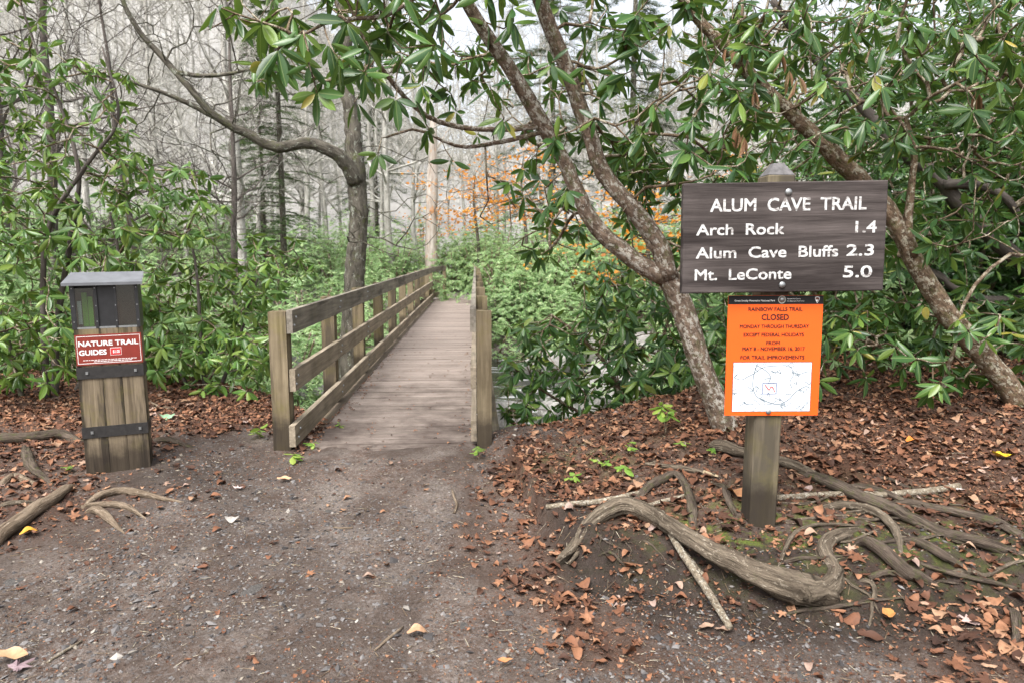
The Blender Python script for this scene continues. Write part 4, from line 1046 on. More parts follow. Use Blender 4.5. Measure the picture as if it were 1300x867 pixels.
def place_bush(k, x, y, s, label, group, sink=0.1):
    z = hs_(x, y) - sink
    r = thing('rhododendron_bush', label, 'bush', (x, y, z), (0, 0, random.uniform(0, 6.28)), group)
    r.scale = (s * random.uniform(.9, 1.1), s * random.uniform(.9, 1.1), s * random.uniform(.85, 1.15))
    o = put('foliage', PROTO[k][0], parent=r); o['kind'] = 'stuff'
    put('stems', PROTO[k][1], parent=r)['kind'] = 'stuff'
def build_thickets():
    rs = random.Random(3)
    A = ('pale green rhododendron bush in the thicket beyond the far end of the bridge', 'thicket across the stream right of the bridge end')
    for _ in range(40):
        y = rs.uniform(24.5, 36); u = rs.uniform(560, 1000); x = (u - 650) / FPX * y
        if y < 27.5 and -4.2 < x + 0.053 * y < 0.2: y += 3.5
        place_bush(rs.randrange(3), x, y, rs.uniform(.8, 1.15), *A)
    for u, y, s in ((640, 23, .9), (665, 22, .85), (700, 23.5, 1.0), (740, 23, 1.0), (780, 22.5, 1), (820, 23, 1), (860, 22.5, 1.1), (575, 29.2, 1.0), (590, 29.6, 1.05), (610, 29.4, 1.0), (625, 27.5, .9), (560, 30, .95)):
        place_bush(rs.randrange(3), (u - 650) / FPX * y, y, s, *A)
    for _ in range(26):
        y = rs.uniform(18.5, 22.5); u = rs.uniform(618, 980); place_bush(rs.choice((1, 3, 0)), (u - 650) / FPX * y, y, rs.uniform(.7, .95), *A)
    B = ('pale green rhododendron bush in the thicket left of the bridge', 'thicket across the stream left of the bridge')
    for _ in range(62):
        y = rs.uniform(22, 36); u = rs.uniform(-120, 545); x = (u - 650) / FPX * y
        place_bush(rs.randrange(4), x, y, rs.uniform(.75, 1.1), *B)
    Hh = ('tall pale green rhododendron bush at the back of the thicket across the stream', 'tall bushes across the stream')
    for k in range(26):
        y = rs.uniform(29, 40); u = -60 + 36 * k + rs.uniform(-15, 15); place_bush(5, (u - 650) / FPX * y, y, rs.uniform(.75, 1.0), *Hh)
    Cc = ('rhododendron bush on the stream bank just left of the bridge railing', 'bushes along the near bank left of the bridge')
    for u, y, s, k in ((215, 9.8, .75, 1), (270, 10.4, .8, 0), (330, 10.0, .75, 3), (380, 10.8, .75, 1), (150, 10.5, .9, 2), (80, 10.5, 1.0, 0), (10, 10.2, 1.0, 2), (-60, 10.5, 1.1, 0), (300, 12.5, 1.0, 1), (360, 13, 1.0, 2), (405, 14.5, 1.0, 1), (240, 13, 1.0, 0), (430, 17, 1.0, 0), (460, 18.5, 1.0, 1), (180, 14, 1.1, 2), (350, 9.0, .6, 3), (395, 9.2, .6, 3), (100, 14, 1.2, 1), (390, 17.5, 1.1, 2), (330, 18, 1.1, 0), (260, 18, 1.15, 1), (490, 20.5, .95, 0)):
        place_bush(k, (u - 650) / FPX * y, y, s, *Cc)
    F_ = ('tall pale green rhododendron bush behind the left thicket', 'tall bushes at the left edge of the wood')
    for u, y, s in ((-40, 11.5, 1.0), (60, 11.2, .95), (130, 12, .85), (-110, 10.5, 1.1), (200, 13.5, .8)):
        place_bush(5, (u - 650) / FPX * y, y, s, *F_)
    E = ('dark rhododendron bush filling the shaded bank behind the leaning stem', 'bushes on the shaded bank at right')
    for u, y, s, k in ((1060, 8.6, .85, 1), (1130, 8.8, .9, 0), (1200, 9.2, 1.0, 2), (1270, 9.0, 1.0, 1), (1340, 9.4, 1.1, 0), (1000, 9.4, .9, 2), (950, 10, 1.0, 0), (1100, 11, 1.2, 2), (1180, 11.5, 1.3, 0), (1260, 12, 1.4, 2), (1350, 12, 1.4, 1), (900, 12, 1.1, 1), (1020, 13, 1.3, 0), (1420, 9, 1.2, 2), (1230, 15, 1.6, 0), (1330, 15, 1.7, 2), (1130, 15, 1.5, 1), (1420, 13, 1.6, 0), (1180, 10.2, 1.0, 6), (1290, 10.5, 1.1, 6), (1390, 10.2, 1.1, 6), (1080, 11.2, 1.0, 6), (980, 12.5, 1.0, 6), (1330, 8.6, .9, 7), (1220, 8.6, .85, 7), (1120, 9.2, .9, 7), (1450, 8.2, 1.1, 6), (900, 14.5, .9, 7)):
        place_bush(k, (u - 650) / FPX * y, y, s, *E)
build_thickets()

# ------------------------------------------------------------------ bare trees
def bare_tree_data(seed, H=14.0, r0=0.16, n1=16, n2=7, n3=5, start=0.25, lean=0.5, spread=0.33):
    rs = np.random.default_rng(seed)
    k = 9; zz = np.linspace(0, H, k)
    wob = np.cumsum(rs.normal(0, 0.016 * H / 2, (k, 2)), 0) * 0.6; wob[0] = 0
    TP = np.hstack([wob + np.linspace(0, lean, k)[:, None] * rs.normal(0, 1, 2), zz[:, None]])
    TP[0, 2] = -0.6
    TR = r0 * (1 - np.linspace(0, 1, k)) ** 0.8 + 0.012
    P0, P1, R0, R1 = [], [], [], []
    def seg(a, b, ra, rb): P0.append(a); P1.append(b); R0.append(ra); R1.append(rb)
    for i in range(n1):
        f = rs.uniform(start, 0.98); p = np.array([np.interp(f * H, zz, TP[:, q]) for q in range(3)])
        a = rs.uniform(0, 6.28); L = H * spread * (1.1 - f) * rs.uniform(0.6, 1.2) + 0.6
        d = np.array([math.cos(a), math.sin(a), rs.uniform(0.1, 0.8)]); d /= np.linalg.norm(d)
        rb = max(0.012, r0 * 0.42 * (1.05 - f))
        m_ = 5; pts = [p]
        for j in range(m_):
            d = d + rs.normal(0, 0.20, 3) + np.array([0, 0, 0.07]); d /= np.linalg.norm(d); pts.append(pts[-1] + d * L / m_)
        for j in range(m_): seg(pts[j], pts[j + 1], rb * (1 - j / m_) + .004, rb * (1 - (j + 1) / m_) + .004)
        for _ in range(n2):
            j = rs.integers(1, m_ + 1); q = pts[j]; d2 = d * 0.5 + rs.normal(0, 0.7, 3) + np.array([0, 0, 0.1]); d2 /= np.linalg.norm(d2); L2 = L * rs.uniform(.2, .45)
            q1 = q + d2 * L2 * 0.5; d3 = d2 + rs.normal(0, .35, 3); q2 = q1 + d3 / np.linalg.norm(d3) * L2 * 0.5
            seg(q, q1, .011, .008); seg(q1, q2, .008, .005)
            for _ in range(n3):
                s = rs.random(); w = q1 * (1 - s) + q2 * s; d4 = d3 * .5 + rs.normal(0, .7, 3); d4 /= np.linalg.norm(d4)
                seg(w, w + d4 * L2 * rs.uniform(.2, .5), .0055, .003)
    return TP, TR, np.array(P0), np.array(P1), np.array(R0), np.array(R1)
def bare_meshes(seed, m, **k):
    TP, TR, P0, P1, R0, R1 = bare_tree_data(seed, **k)
    a = MB(); tube(a, TP, TR, 9, n=30, rough=0.08); b = MB(); sticks(b, P0, P1, R0, R1, 4)
    ma = a.mesh('trunk', True); mb_ = b.mesh('branches'); ma.materials.append(m); mb_.materials.append(m); return ma, mb_
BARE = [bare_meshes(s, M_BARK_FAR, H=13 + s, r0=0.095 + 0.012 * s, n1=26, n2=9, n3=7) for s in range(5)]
BARED = [bare_meshes(s + 20, M_BARK_DARK, H=12 + s, r0=0.13, n1=22, n2=8, n3=6, start=0.12) for s in range(3)]
def place_tree(me, x, y, s, label, group, rz=None, name='bare_tree'):
    r = thing(name, label, 'tree', (x, y, hs_(x, y) - 0.1), (0, 0, random.uniform(0, 6.28) if rz is None else rz), group)
    r.scale = (s, s, s)
    put('trunk', me[0], parent=r); put('branches', me[1], parent=r)['kind'] = 'stuff'
def build_bare():
    rs = random.Random(9)
    g = ('slender leafless grey tree in the wood across the stream', 'leafless trees across the stream')
    for u, y in ((105, 26), (235, 30), (275, 33), (292, 22), (330, 27), (395, 37), (480, 36), (505, 30), (535, 33), (590, 37), (628, 36), (640, 44), (470, 38), (420, 40), (310, 38), (200, 36), (60, 35), (130, 42), (250, 44), (350, 46), (0, 40), (700, 36), (760, 34), (690, 45), (830, 38), (900, 36), (1000, 34), (1100, 33), (-60, 28), (-90, 40)):
        w = 'left of the crooked tree' if u < 430 else 'between the crooked tree and the pale snag' if u < 549 else 'between the pale snag and the lichen-spotted stems' if u < 720 else 'behind the lichen-spotted stems and the sign'
        place_tree(BARE[rs.randrange(5)], (u - 650) / FPX * y, y, rs.uniform(.8, 1.15), 'slender leafless grey tree across the stream, ' + w, 'leafless trees ' + w)
    for u, y, s, l in ((10, 13, .9, 'dark-barked leafless tree at the left picture edge'), (62, 16, 1.0, 'dark-barked leafless tree above the roof of the dispenser'), (300, 20, .9, 'dark-barked leafless tree below the long bent limb'), (190, 18, .8, 'dark-barked leafless tree above the left thicket')):
        place_tree(BARED[rs.randrange(3)], (u - 650) / FPX * y, y, s, l, 'dark leafless trees at left')
build_bare()

def far_forest():
    protos = []
    for s in range(6):
        TP, TR, P0, P1, R0, R1 = bare_tree_data(60 + s, H=15, r0=0.12, n1=17, n2=6, n3=4, start=0.15)
        P0 = np.vstack([TP[:-1], P0]); P1 = np.vstack([TP[1:], P1]); R0 = np.hstack([TR[:-1], R0 * 1.9]); R1 = np.hstack([TR[1:], R1 * 1.9])
        mb = MB(); sticks(mb, P0, P1, R0, R1, 3); protos.append((np.concatenate(mb.V), np.concatenate(mb.Q)))
    rs = np.random.default_rng(4); out = MB(); n = 330
    y = 42 + 120 * rs.random(n) ** 1.5; az = rs.uniform(-0.95, 0.85, n); x = az * y; z = h(x, y)
    for i in range(n):
        V, Q = protos[i % 6]; a = rs.uniform(0, 6.28); s = rs.uniform(.75, 1.25)
        c, sn = math.cos(a) * s, math.sin(a) * s
        W = np.stack([V[:, 0] * c - V[:, 1] * sn, V[:, 0] * sn + V[:, 1] * c, V[:, 2] * s], -1) + np.array([x[i], y[i], z[i]])
        out.add(W, Q, tc=W)
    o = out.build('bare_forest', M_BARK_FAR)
    tag(o, 'leafless grey winter forest covering the far hillside', 'forest', kind='stuff')
far_forest()

# ------------------------------------------------------------------ the crooked grey tree left of the bridge
def build_crooked():
    b = D(446, 470, 10.4); b[2] = hs_(b[0], b[1]) - 0.1
    tr = [[*b, .24]] + PR([(446, 440, .175), (450, 350, .15), (455, 280, .14), (451, 215, .145), (447, 150, .115), (436, 95, .10), (440, 40, .085), (425, -20, .07), (420, -90, .055), (400, -200, .04)], 10.4)
    l1 = PR([(452, 232, .12, 10.35), (440, 210, .105, 10.2), (424, 194, .095, 10.1), (392, 182, .082, 10.0), (350, 187, .074, 9.9), (318, 172, .066, 9.8), (290, 158, .058, 9.7), (265, 140, .05, 9.6), (235, 105, .046, 9.5), (205, 72, .042, 9.5), (178, 42, .036, 9.4), (155, 0, .03, 9.3), (140, -60, .02, 9.3)], 10)
    l2 = PR([(285, 155, .04, 9.7), (235, 130, .034, 9.5), (190, 112, .026, 9.3), (150, 100, .02, 9.2), (110, 92, .012, 9.0)], 9.6)
    l3 = PR([(224, 92, .030, 9.5), (255, 97, .027, 9.4), (290, 94, .022, 9.3), (325, 88, .014, 9.2), (350, 92, .006, 9.1)], 9.5)
    l4 = PR([(446, 360, .05, 10.2), (440, 300, .04, 10.1), (443, 270, .03, 10.1)], 10.2)
    T = px_targets([(60, -60, 300, 120, 8.6, 10.5, 46), (120, 80, 340, 180, 8.8, 10.4, 26), (350, -200, 560, 60, 9, 12, 36), (250, 120, 430, 260, 9.2, 10.8, 22), (455, 190, 560, 330, 9.6, 11, 22), (430, 240, 470, 320, 9.5, 10.2, 8)])
    plant('crooked_tree', 'crooked grey leafless tree with one long bent limb left of the bridge', 'tree', b, [(tr, 'trunk'), (l1, 'limb'), (l2, 'limb'), (l3, 'limb')], T, M_BARK_GREY, M_BARK_GREY, leaves=False, r_tip=0.005, rmax=0.04, sk=dict(step=0.22, jit=0.07, sag=-0.03))
build_crooked()

# ------------------------------------------------------------------ snag, hemlocks, autumn trees
def build_far_trees():
    y = 29; x = (549 - 650) / FPX * y
    b = np.array([x, y, hs_(x, y) - .2])
    r = thing('dead_snag', 'pale broken dead trunk with orange patches beyond the bridge end', 'tree', tuple(b))
    mb = MB(); top = D(553, 150, y)[2] - b[2]
    tube(mb, [[0, 0, 0], [-.02, 0, top * .35], [.08, 0, top * .7], [.16, 0, top]], [.27, .23, .20, .12], 12, n=26, rough=.1); mb.build('trunk', M_SNAG, r, smooth=True)
    mb = MB(); sticks(mb, [[.05, 0, top * .6], [.1, 0, top * .8], [0, 0, top * .45]], [[-.9, -.2, top * .72], [.8, .1, top * .95], [.9, 0, top * .6]], [.06, .05, .05], [.02, .015, .02], 6); mb.build('branch_stub', M_SNAG, r)
    def hemlock(seed, H, W, start=0.08):
        rs = np.random.default_rng(seed); t = MB(); tube(t, [[0, 0, -.5], [.05, 0, H * .5], [0, .05, H]], [.17, .11, .02], 9, n=20, rough=.08)
        br = MB(); nd = MB(); P, Dv, Nn, S = [], [], [], []
        nb = 95
        for i in range(nb):
            f = start + (1 - start) * (i + rs.random()) / nb; L = W * (1.05 - f) ** 0.8 * rs.uniform(.45, 1.25) + .2
            a = rs.uniform(0, 6.28); d = np.array([math.cos(a), math.sin(a), 0.05])
            p0 = np.array([0, 0, f * H]); side = np.array([-d[1], d[0], 0])
            pts = [p0 + d * L * s + np.array([0, 0, 0.12 * L * s - 0.42 * L * s * s]) for s in np.linspace(0, 1, 6)]
            sticks(br, pts[:-1], pts[1:], np.linspace(.028, .008, 5), np.linspace(.022, .005, 5), 4)
            m_ = int(16 + 40 * L / W)
            for _ in range(m_):
                s = rs.uniform(.18, 1); q = p0 + d * L * s + np.array([0, 0, 0.12 * L * s - 0.42 * L * s * s]); sg = rs.choice([-1, 1])
                dd = d * rs.uniform(.3, 1) + side * sg * rs.uniform(.4, 1) + np.array([0, 0, rs.uniform(-.35, .05)]); dd /= np.linalg.norm(dd); l = rs.uniform(.25, .6) * (0.45 + L / W * .6)
                for w in np.linspace(.1, 1, 7):
                    c = q + dd * l * w
                    for g2 in (-1, 1):
                        e = dd * .7 + np.cross(dd, [0, 0, 1]) * g2 * .8 + rs.normal(0, .12, 3); P.append(c); Dv.append(e); Nn.append(np.array([0, 0, 1]) + rs.normal(0, .25, 3)); S.append(rs.uniform(.07, .15))
        P, Dv, Nn, S = map(np.array, (P, Dv, Nn, S))
        V = np.array([[0, -.06, 0], [0.5, -.11, 0], [1, 0, -.05], [0.5, .11, 0]]); 
        scatter(nd, V, [[0, 1, 2, 3]], None, P, basis(Dv, Nn), S, np.clip(rs.normal(.5, .25, len(P)), 0, 1))
        a, b_, c = t.mesh('trunk', True), br.mesh('branches'), nd.mesh('needles'); a.materials.append(M_BARK_GREY); b_.materials.append(M_BARK_GREY); c.materials.append(M_HEM); return a, b_, c
    HM = [hemlock(1, 15, 3.2), hemlock(2, 12, 2.6, 0.12)]
    def ph(k, u, y, s, label, rz, group):
        x = (u - 650) / FPX * y; r = thing('hemlock_tree', label, 'tree', (x, y, hs_(x, y) - .2), (0, 0, rz), group); r.scale = (s, s, s)
        put('trunk', HM[k][0], parent=r); put('branches', HM[k][1], parent=r)['kind'] = 'stuff'; o = put('needles', HM[k][2], parent=r); o['kind'] = 'stuff'
    ph(0, 362, 24, .8, 'green hemlock standing behind the long bent limb of the crooked tree', .4, 'hemlocks across the stream')
    ph(1, 338, 31, .9, 'small hemlock in the wood left of the crooked tree', 1.4, 'hemlocks across the stream')
    ph(0, 700, 40, 1.45, 'tall hemlock rising behind the upper fork of the left stem', 2.0, 'hemlocks across the stream')
    ph(0, 800, 38, 1.4, 'tall hemlock behind the two lichen-spotted stems', 3.0, 'hemlocks across the stream')
    ph(1, 480, 40, 1.1, 'distant hemlock just right of the crooked tree', 5.0, 'hemlocks across the stream')
    def maple(u, y, s, seed, label, n, hgt):
        x = (u - 650) / FPX * y; b = np.array([x, y, hs_(x, y) - .2]); rs = np.random.default_rng(seed)
        r = thing('autumn_tree', label, 'tree', tuple(b), group='small trees with orange leaves')
        st = [[0, 0, 0], [.1, 0, hgt * .4], [-.1, .1, hgt * .8], [0, 0, hgt]]; mb = MB(); tube(mb, st, [.09, .07, .04, .015], 7, n=14, rough=.06); mb.build('trunk', M_BARK_GREY, r, smooth=True)
        T = np.stack([rs.normal(0, s * .55, n), rs.normal(0, s * .5, n), rs.uniform(hgt * .55, hgt * 1.02, n)], -1)
        A, par, tips = skeleton(catmull(np.array(st), 14)[4:], T, step=.3, jit=.05, sag=-.02); rr = radii(par, tips, len(A), .006, rmax=.03); e = np.where(par >= 0)[0]
        mb = MB(); sticks(mb, A[par[e]], A[e], rr[par[e]], rr[e], 4); mb.build('branches', M_BARK_GREY, r)['kind'] = 'stuff'
        k = 9; tp = np.repeat(A[[t for t, _ in tips]], k, 0); tp = tp + rs.normal(0, .22, tp.shape) * np.array([1, 1, .45])
        mb = MB(); V = np.array([[0, 0, 0], [.35, -.45, 0], [1, 0, -.1], [.35, .45, 0]])
        scatter(mb, V, [[0, 1, 2, 3]], None, tp, basis(rs.normal(0, 1, tp.shape) * [1, 1, .4], rs.normal(0, .35, tp.shape) + [0, 0, 1]), rs.uniform(.09, .18, len(tp)), rs.random(len(tp)))
        o = mb.build('foliage', M_ORANGE, r); o['kind'] = 'stuff'
    maple(665, 25.5, 2.2, 1, 'small tree with orange autumn leaves beyond the bridge end', 85, 5.6)
    maple(605, 27.5, 1.6, 3, 'sparse orange-leaved sapling just right of the pale snag', 70, 5.0)
    maple(825, 17, 2.2, 2, 'orange-leaved tree seen between the lichen-spotted stems and the sign', 120, 5.2)
    maple(950, 22, 1.6, 5, 'yellow-orange tree glimpsed just above the sign board', 60, 4.6)
    maple(548, 36, 1.2, 6, 'low orange-leaved sapling behind the pale snag', 40, 3.6)
build_far_trees()

# ------------------------------------------------------------------ roots
def root_thing(name, label, cat, pts, m, lift=0.5, sides=10, rough=0.14, flat=0.85, group=None, dens=0.03, part=None, branches=()):
    """pts: (u, v, radius[, z]) ; without z the root lies on the soil"""
    def conv(pts):
        A = []
        for i, q in enumerate(pts):
            if len(q) > 3: A.append([*G(q[0], q[1], q[3]), q[2]])
            else:
                end = cat == 'root' and i in (0, len(pts) - 1)
                p = GH(q[0], q[1]); A.append([p[0], p[1], p[2] + q[2] * (-0.9 if end else lift), q[2]])
        return np.array(A)
    A = conv(pts); b = A[0, :3].copy()
    r = thing(name, label, cat, tuple(b), group=group)
    for k, P in enumerate([A] + [conv(q) for q in branches]):
        L = np.linalg.norm(np.diff(P[:, :3], axis=0), axis=1).sum(); n = max(8, int(L / dens))
        mb = MB(); tube(mb, P[:, :3] - b, P[:, 3], sides, n=n, rough=rough, flat=flat, wob=0.04)
        mb.build(part or ('root' if k == 0 else 'side_root'), m, r, smooth=True)
    return r
def build_roots():
    gr = 'roots around the sign post'; gl = 'roots by the guide dispenser'
    root_thing('exposed_root', 'thick arched grey-brown root lying in front of the sign post', 'root',
        [(708, 712, .012, .02), (730, 692, .030, .04), (745, 668, .040, .11), (768, 650, .044, .17), (795, 642, .046, .20), (822, 650, .046, .20), (860, 674, .045, .19), (900, 699, .045, .17), (940, 719, .046, .15), (985, 738, .054, .12), (1015, 748, .066, .09), (1040, 753, .064, .07), (1056, 757, .05, .05), (1064, 760, .02, .04)],
        M_ROOT, sides=20, rough=0.27, flat=1.0, dens=0.028, group=gr,
        branches=[[(1022, 756, .034, .09), (1050, 745, .040, .09), (1061, 728, .038, .10), (1050, 708, .036, .12), (1046, 695, .034, .14), (1056, 683, .032, .16), (1080, 676, .026, .15), (1105, 676, .015, .13)],
                  [(742, 680, .016, .06), (735, 700, .012, .02), (722, 715, .008, .01)]])
    R_ = [('short crooked root bending down right of the arched root', [(1086, 688, .018), (1100, 694, .026), (1120, 707, .030), (1143, 729, .028), (1165, 737, .022), (1190, 739, .010)], M_ROOTD),
          ('long mossy root snaking from behind the post to the right edge', [(1000, 590, .03), (1049, 617, .032), (1093, 638, .034), (1125, 650, .034), (1152, 663, .034), (1201, 686, .032), (1250, 697, .03), (1310, 704, .028)], M_ROOTD),
          ('dark root running to the right picture edge above the mossy root', [(1130, 636, .014), (1152, 641, .02), (1190, 650, .022), (1226, 658, .022), (1265, 668, .022), (1310, 682, .022)], M_ROOTD),
          ('root curling down between the post and the mossy root', [(1040, 642, .018), (1070, 645, .022), (1103, 652, .024), (1125, 664, .022), (1138, 680, .018), (1145, 704, .010)], M_ROOT),
          ('dark root ending at a point right of the crooked root', [(1140, 682, .014), (1165, 693, .022), (1192, 707, .022), (1212, 717, .018), (1232, 730, .008)], M_ROOTD),
          ('thin loop of root at the right foot of the sign post', [(988, 720, .006), (996, 700, .009), (1010, 678, .010), (1038, 668, .010), (1066, 668, .009), (1094, 665, .007)], M_ROOT),
          ('thin dark rootlet in the mud under the knotted root end', [(990, 780, .005), (1020, 776, .008), (1054, 773, .009), (1085, 768, .008), (1113, 763, .007), (1160, 756, .004)], M_ROOTD),
          ('mossy root reaching from the stems behind the orange notice', [(905, 560, .045), (915, 573, .040), (940, 580, .036), (965, 585, .034), (1000, 594, .03), (1030, 606, .026), (1056, 622, .016)], M_ROOT),
          ('dark V-shaped root behind the arched root', [(800, 640, .022), (822, 624, .024), (842, 612, .024), (857, 606, .022), (868, 618, .022), (874, 632, .022), (878, 650, .022), (880, 672, .016)], M_ROOTD),
          ('thin root trailing over the right bank edge', [(1140, 700, .008), (1180, 722, .011), (1230, 735, .011), (1275, 745, .010), (1310, 752, .008)], M_ROOTD),
          ('dark root tucked under the right bank', [(1060, 618, .016), (1100, 622, .018), (1150, 640, .016), (1200, 655, .012)], M_ROOTD),
          ('stubby dark root in the bottom right corner', [(1283, 770, .012), (1288, 785, .018), (1290, 805, .014), (1286, 818, .006)], M_ROOTD),
          ('rootlet hanging from the mud bank left of the arched root', [(760, 705, .005), (775, 715, .007), (792, 718, .006), (800, 714, .003)], M_ROOTD),
          ('little root forking off left of the arched root', [(745, 668, .010), (735, 690, .010), (722, 708, .008), (704, 722, .004)], M_ROOT),
          ('dark knobbly root beside the left side of the post', [(905, 612, .014), (918, 622, .018), (925, 640, .018), (935, 655, .010)], M_ROOTD)]
    for l, p, m in R_: root_thing('exposed_root', l, 'root', [(q[0], q[1], q[2] * 1.25) for q in p], m, group=gr, lift=0.85)
    rq = random.Random(12)
    for k in range(16):
        u, v = rq.uniform(985, 1230), rq.uniform(600, 735); a = rq.uniform(-.15, .9); P = []
        r0 = rq.uniform(.008, .02)
        for q in range(6):
            P.append((u, v, r0 * (1 - .13 * q))); a += rq.uniform(-.55, .55); u += 24 * math.cos(a); v += 13 * math.sin(a)
        root_thing('exposed_root', 'thin winding root in the tangle right of the sign post', 'root', P, (M_ROOTD, M_ROOT)[k % 2], group='thin roots in the tangle', lift=.8, sides=8)
    for k in range(6):
        u, v = rq.uniform(740, 850), rq.uniform(650, 700); P = []
        for q in range(5): P.append((u, v, .006 * (1 - .15 * q))); u += rq.uniform(-8, 14); v += rq.uniform(5, 12)
        root_thing('exposed_root', 'hair-thin rootlet in the black soil under the arched root', 'root', P, M_ROOTD, group='rootlets under the arched root', lift=.9, sides=6)
    L_ = [('long pale root slanting in from the left picture edge', [(-40, 712, .05), (0, 686, .052), (22, 671, .052), (47, 652, .05), (69, 638, .045), (84, 625, .036), (92, 614, .02)], M_ROOTP),
          ('pale forked root crossing the trail edge before the dispenser', [(104, 645, .016), (120, 636, .026), (135, 630, .032), (155, 626, .032), (180, 630, .028), (210, 635, .016), (234, 637, .005)], M_ROOTP),
          ('middle prong of the pale root below the dispenser', [(98, 641, .016), (122, 643, .02), (150, 643, .024), (169, 649, .018), (186, 658, .005)], M_ROOTP),
          ('front prong of pale root nearest the trail below the dispenser', [(108, 649, .02), (120, 650, .028), (133, 656, .026), (145, 667, .018), (160, 678, .005)], M_ROOTP),
          ('dark horizontal root left of the dispenser', [(-30, 562, .05), (0, 561, .05), (28, 560, .05), (55, 557, .05), (83, 556, .045), (108, 561, .035)], M_ROOTD),
          ('dark root dropping towards the trail left of the dispenser', [(30, 563, .03), (35, 580, .036), (40, 595, .034), (52, 605, .026), (68, 615, .010)], M_ROOTD),
          ('small bent root near the left picture edge', [(-10, 625, .024), (8, 612, .024), (20, 606, .024), (36, 613, .022), (55, 617, .010)], M_ROOTP),
          ('dark mossy root just right of the dispenser', [(190, 559, .03), (205, 561, .034), (222, 563, .034), (250, 570, .012)], M_ROOTD),
          ('thin brown root at the foot of the bush right of the dispenser', [(186, 505, .012), (199, 516, .018), (216, 519, .014), (236, 522, .006)], M_ROOTP),
          ('flat grey root at the left picture edge above the pale root', [(-20, 650, .018), (10, 642, .02), (40, 640, .016), (58, 642, .006)], M_ROOT)]
    for l, p, m in L_: root_thing('exposed_root', l, 'root', p, m, group=gl, lift=0.6)
    gs = 'branches lying on the ground'
    S_ = [('pale barked branch lying left of the arched root', [(694, 646, .016), (725, 643, .018), (758, 640, .018), (790, 634, .018), (818, 627, .016)], M_BIRCH),
          ('pale barked branch lying behind the foot of the sign post', [(985, 635, .017), (1030, 632, .018), (1079, 630, .019), (1120, 631, .019), (1152, 629, .02), (1190, 625, .02), (1217, 621, .022)], M_BIRCH),
          ('straight pale stick leaning over the mud in front of the post', [(840, 650, .016, .16), (857, 687, .018, .15), (886, 731, .019, .09), (908, 765, .018, .05), (927, 797, .014, .02)], M_BIRCH),
          ('short knotty stick tucked under the arched root', [(845, 668, .013, .13), (870, 702, .014, .10), (885, 722, .014, .07), (893, 730, .012, .06)], M_BIRCH),
          ('broken brown branch with a pale snapped end left of the post', [(820, 590, .012), (845, 594, .016), (870, 598, .018), (908, 606, .016)], M_ROOT),
          ('thin pale stick crossing behind the arched root', [(806, 648, .010), (835, 640, .013), (860, 634, .013), (878, 628, .010)], M_BIRCH),
          ('small bent stick on the trail near the bridge', [(574, 622, .006), (577, 633, .009), (580, 641, .009), (577, 652, .008)], M_ROOTP),
          ('short brown stick lying across the gravel trail', [(423, 670, .005), (436, 671, .006), (448, 670, .005)], M_ROOTP),
          ('slender twig lying on the gravel at lower left', [(60, 842, .005), (80, 829, .006), (104, 814, .004)], M_BIRCH),
          ('slender twig lying at the bottom of the trail', [(476, 826, .004), (495, 810, .006), (512, 796, .004)], M_ROOTP)]
    for l, p, m in S_: root_thing('fallen_branch', l, 'branch', p, m, group=gs, lift=0.9, rough=0.06, flat=1.0, part='wood')
    # the snapped pale end
    e = GH(908, 606, .014); o = thing('wood_splinter', 'pale snapped splinter at the end of the broken branch', 'wood', tuple(e))
    mb = MB(); P = np.array([GH(893, 602, .02), GH(912, 608, .018)]) - e; tube(mb, P, [.017, .012], 7, n=5, rough=.15, flat=.6); mb.build('wood', M_PALEWOOD, o)
build_roots()

# ------------------------------------------------------------------ leaf litter, gravel, debris
LITTER = [(0.0, (0.035, 0.020, 0.015, 1)), (0.22, (0.085, 0.040, 0.025, 1)), (0.45, (0.175, 0.078, 0.043, 1)), (0.65, (0.275, 0.135, 0.074, 1)), (0.82, (0.32, 0.20, 0.125, 1)), (1.0, (0.30, 0.225, 0.20, 1))]
def litter_mat(name, attr):
    m = NT(name); c = m.ramp(m.attr('tint') if attr else m.rnd(), LITTER)
    nz = m.noise(m.coord('Object'), 30 if attr else 4, 4, 0.7)
    c = m.mix(m.ramp(nz, [(0.4, 0.0), (0.7, 0.5)]), c, (0.06, 0.03, 0.02, 1))
    m.base(c, 0.6, 0.16); return m.m
M_LIT_A = litter_mat('fallen_leaves_mass', True); M_LIT_O = litter_mat('fallen_leaf_single', False)
def curled(wr, rows, curl, fold, seed):
    V, Q = leaf_base(wr, rows, 0, 0, 0.0, seed); V = V.copy(); V[:, 1] = np.sign(V[:, 1]) * np.abs(V[:, 1] / wr) ** 0.8 * wr; rs = np.random.default_rng(seed)
    V = V.copy(); V[:, 0] -= .5
    V[:, 2] = 0.5 * curl * (V[:, 0] ** 2) * 1.6 + 0.5 * fold * (V[:, 1] ** 2) * 6 + (rs.normal(0, .03, len(V)) if rows < 5 else .05 * np.sin(V[:, 0] * 9 + V[:, 1] * 11 + seed) + rs.normal(0, .008, len(V))); V[:, 2] -= V[:, 2].min() * .6
    return V, Q
def lobed(seed):
    rs = np.random.default_rng(seed); P = []
    for k in range(5):
        a = math.pi * (-0.62 + 0.31 * k) ; L = [.34, .46, .56, .46, .34][k]
        P += [(a - .24, .22), (a - .10, L * .82), (a, L), (a + .10, L * .82)]
    P += [(math.pi * .8, .22), (math.pi, .10), (math.pi * 1.2, .22)]
    V = [[0, 0, .03]] + [[math.cos(a) * r, math.sin(a) * r, rs.normal(0, .03) + .22 * r * r * rs.uniform(.2, 1.2)] for a, r in P]
    n = len(P); return np.array(V), np.array([[0, 1 + i, 1 + (i + 1) % n] for i in range(n)])
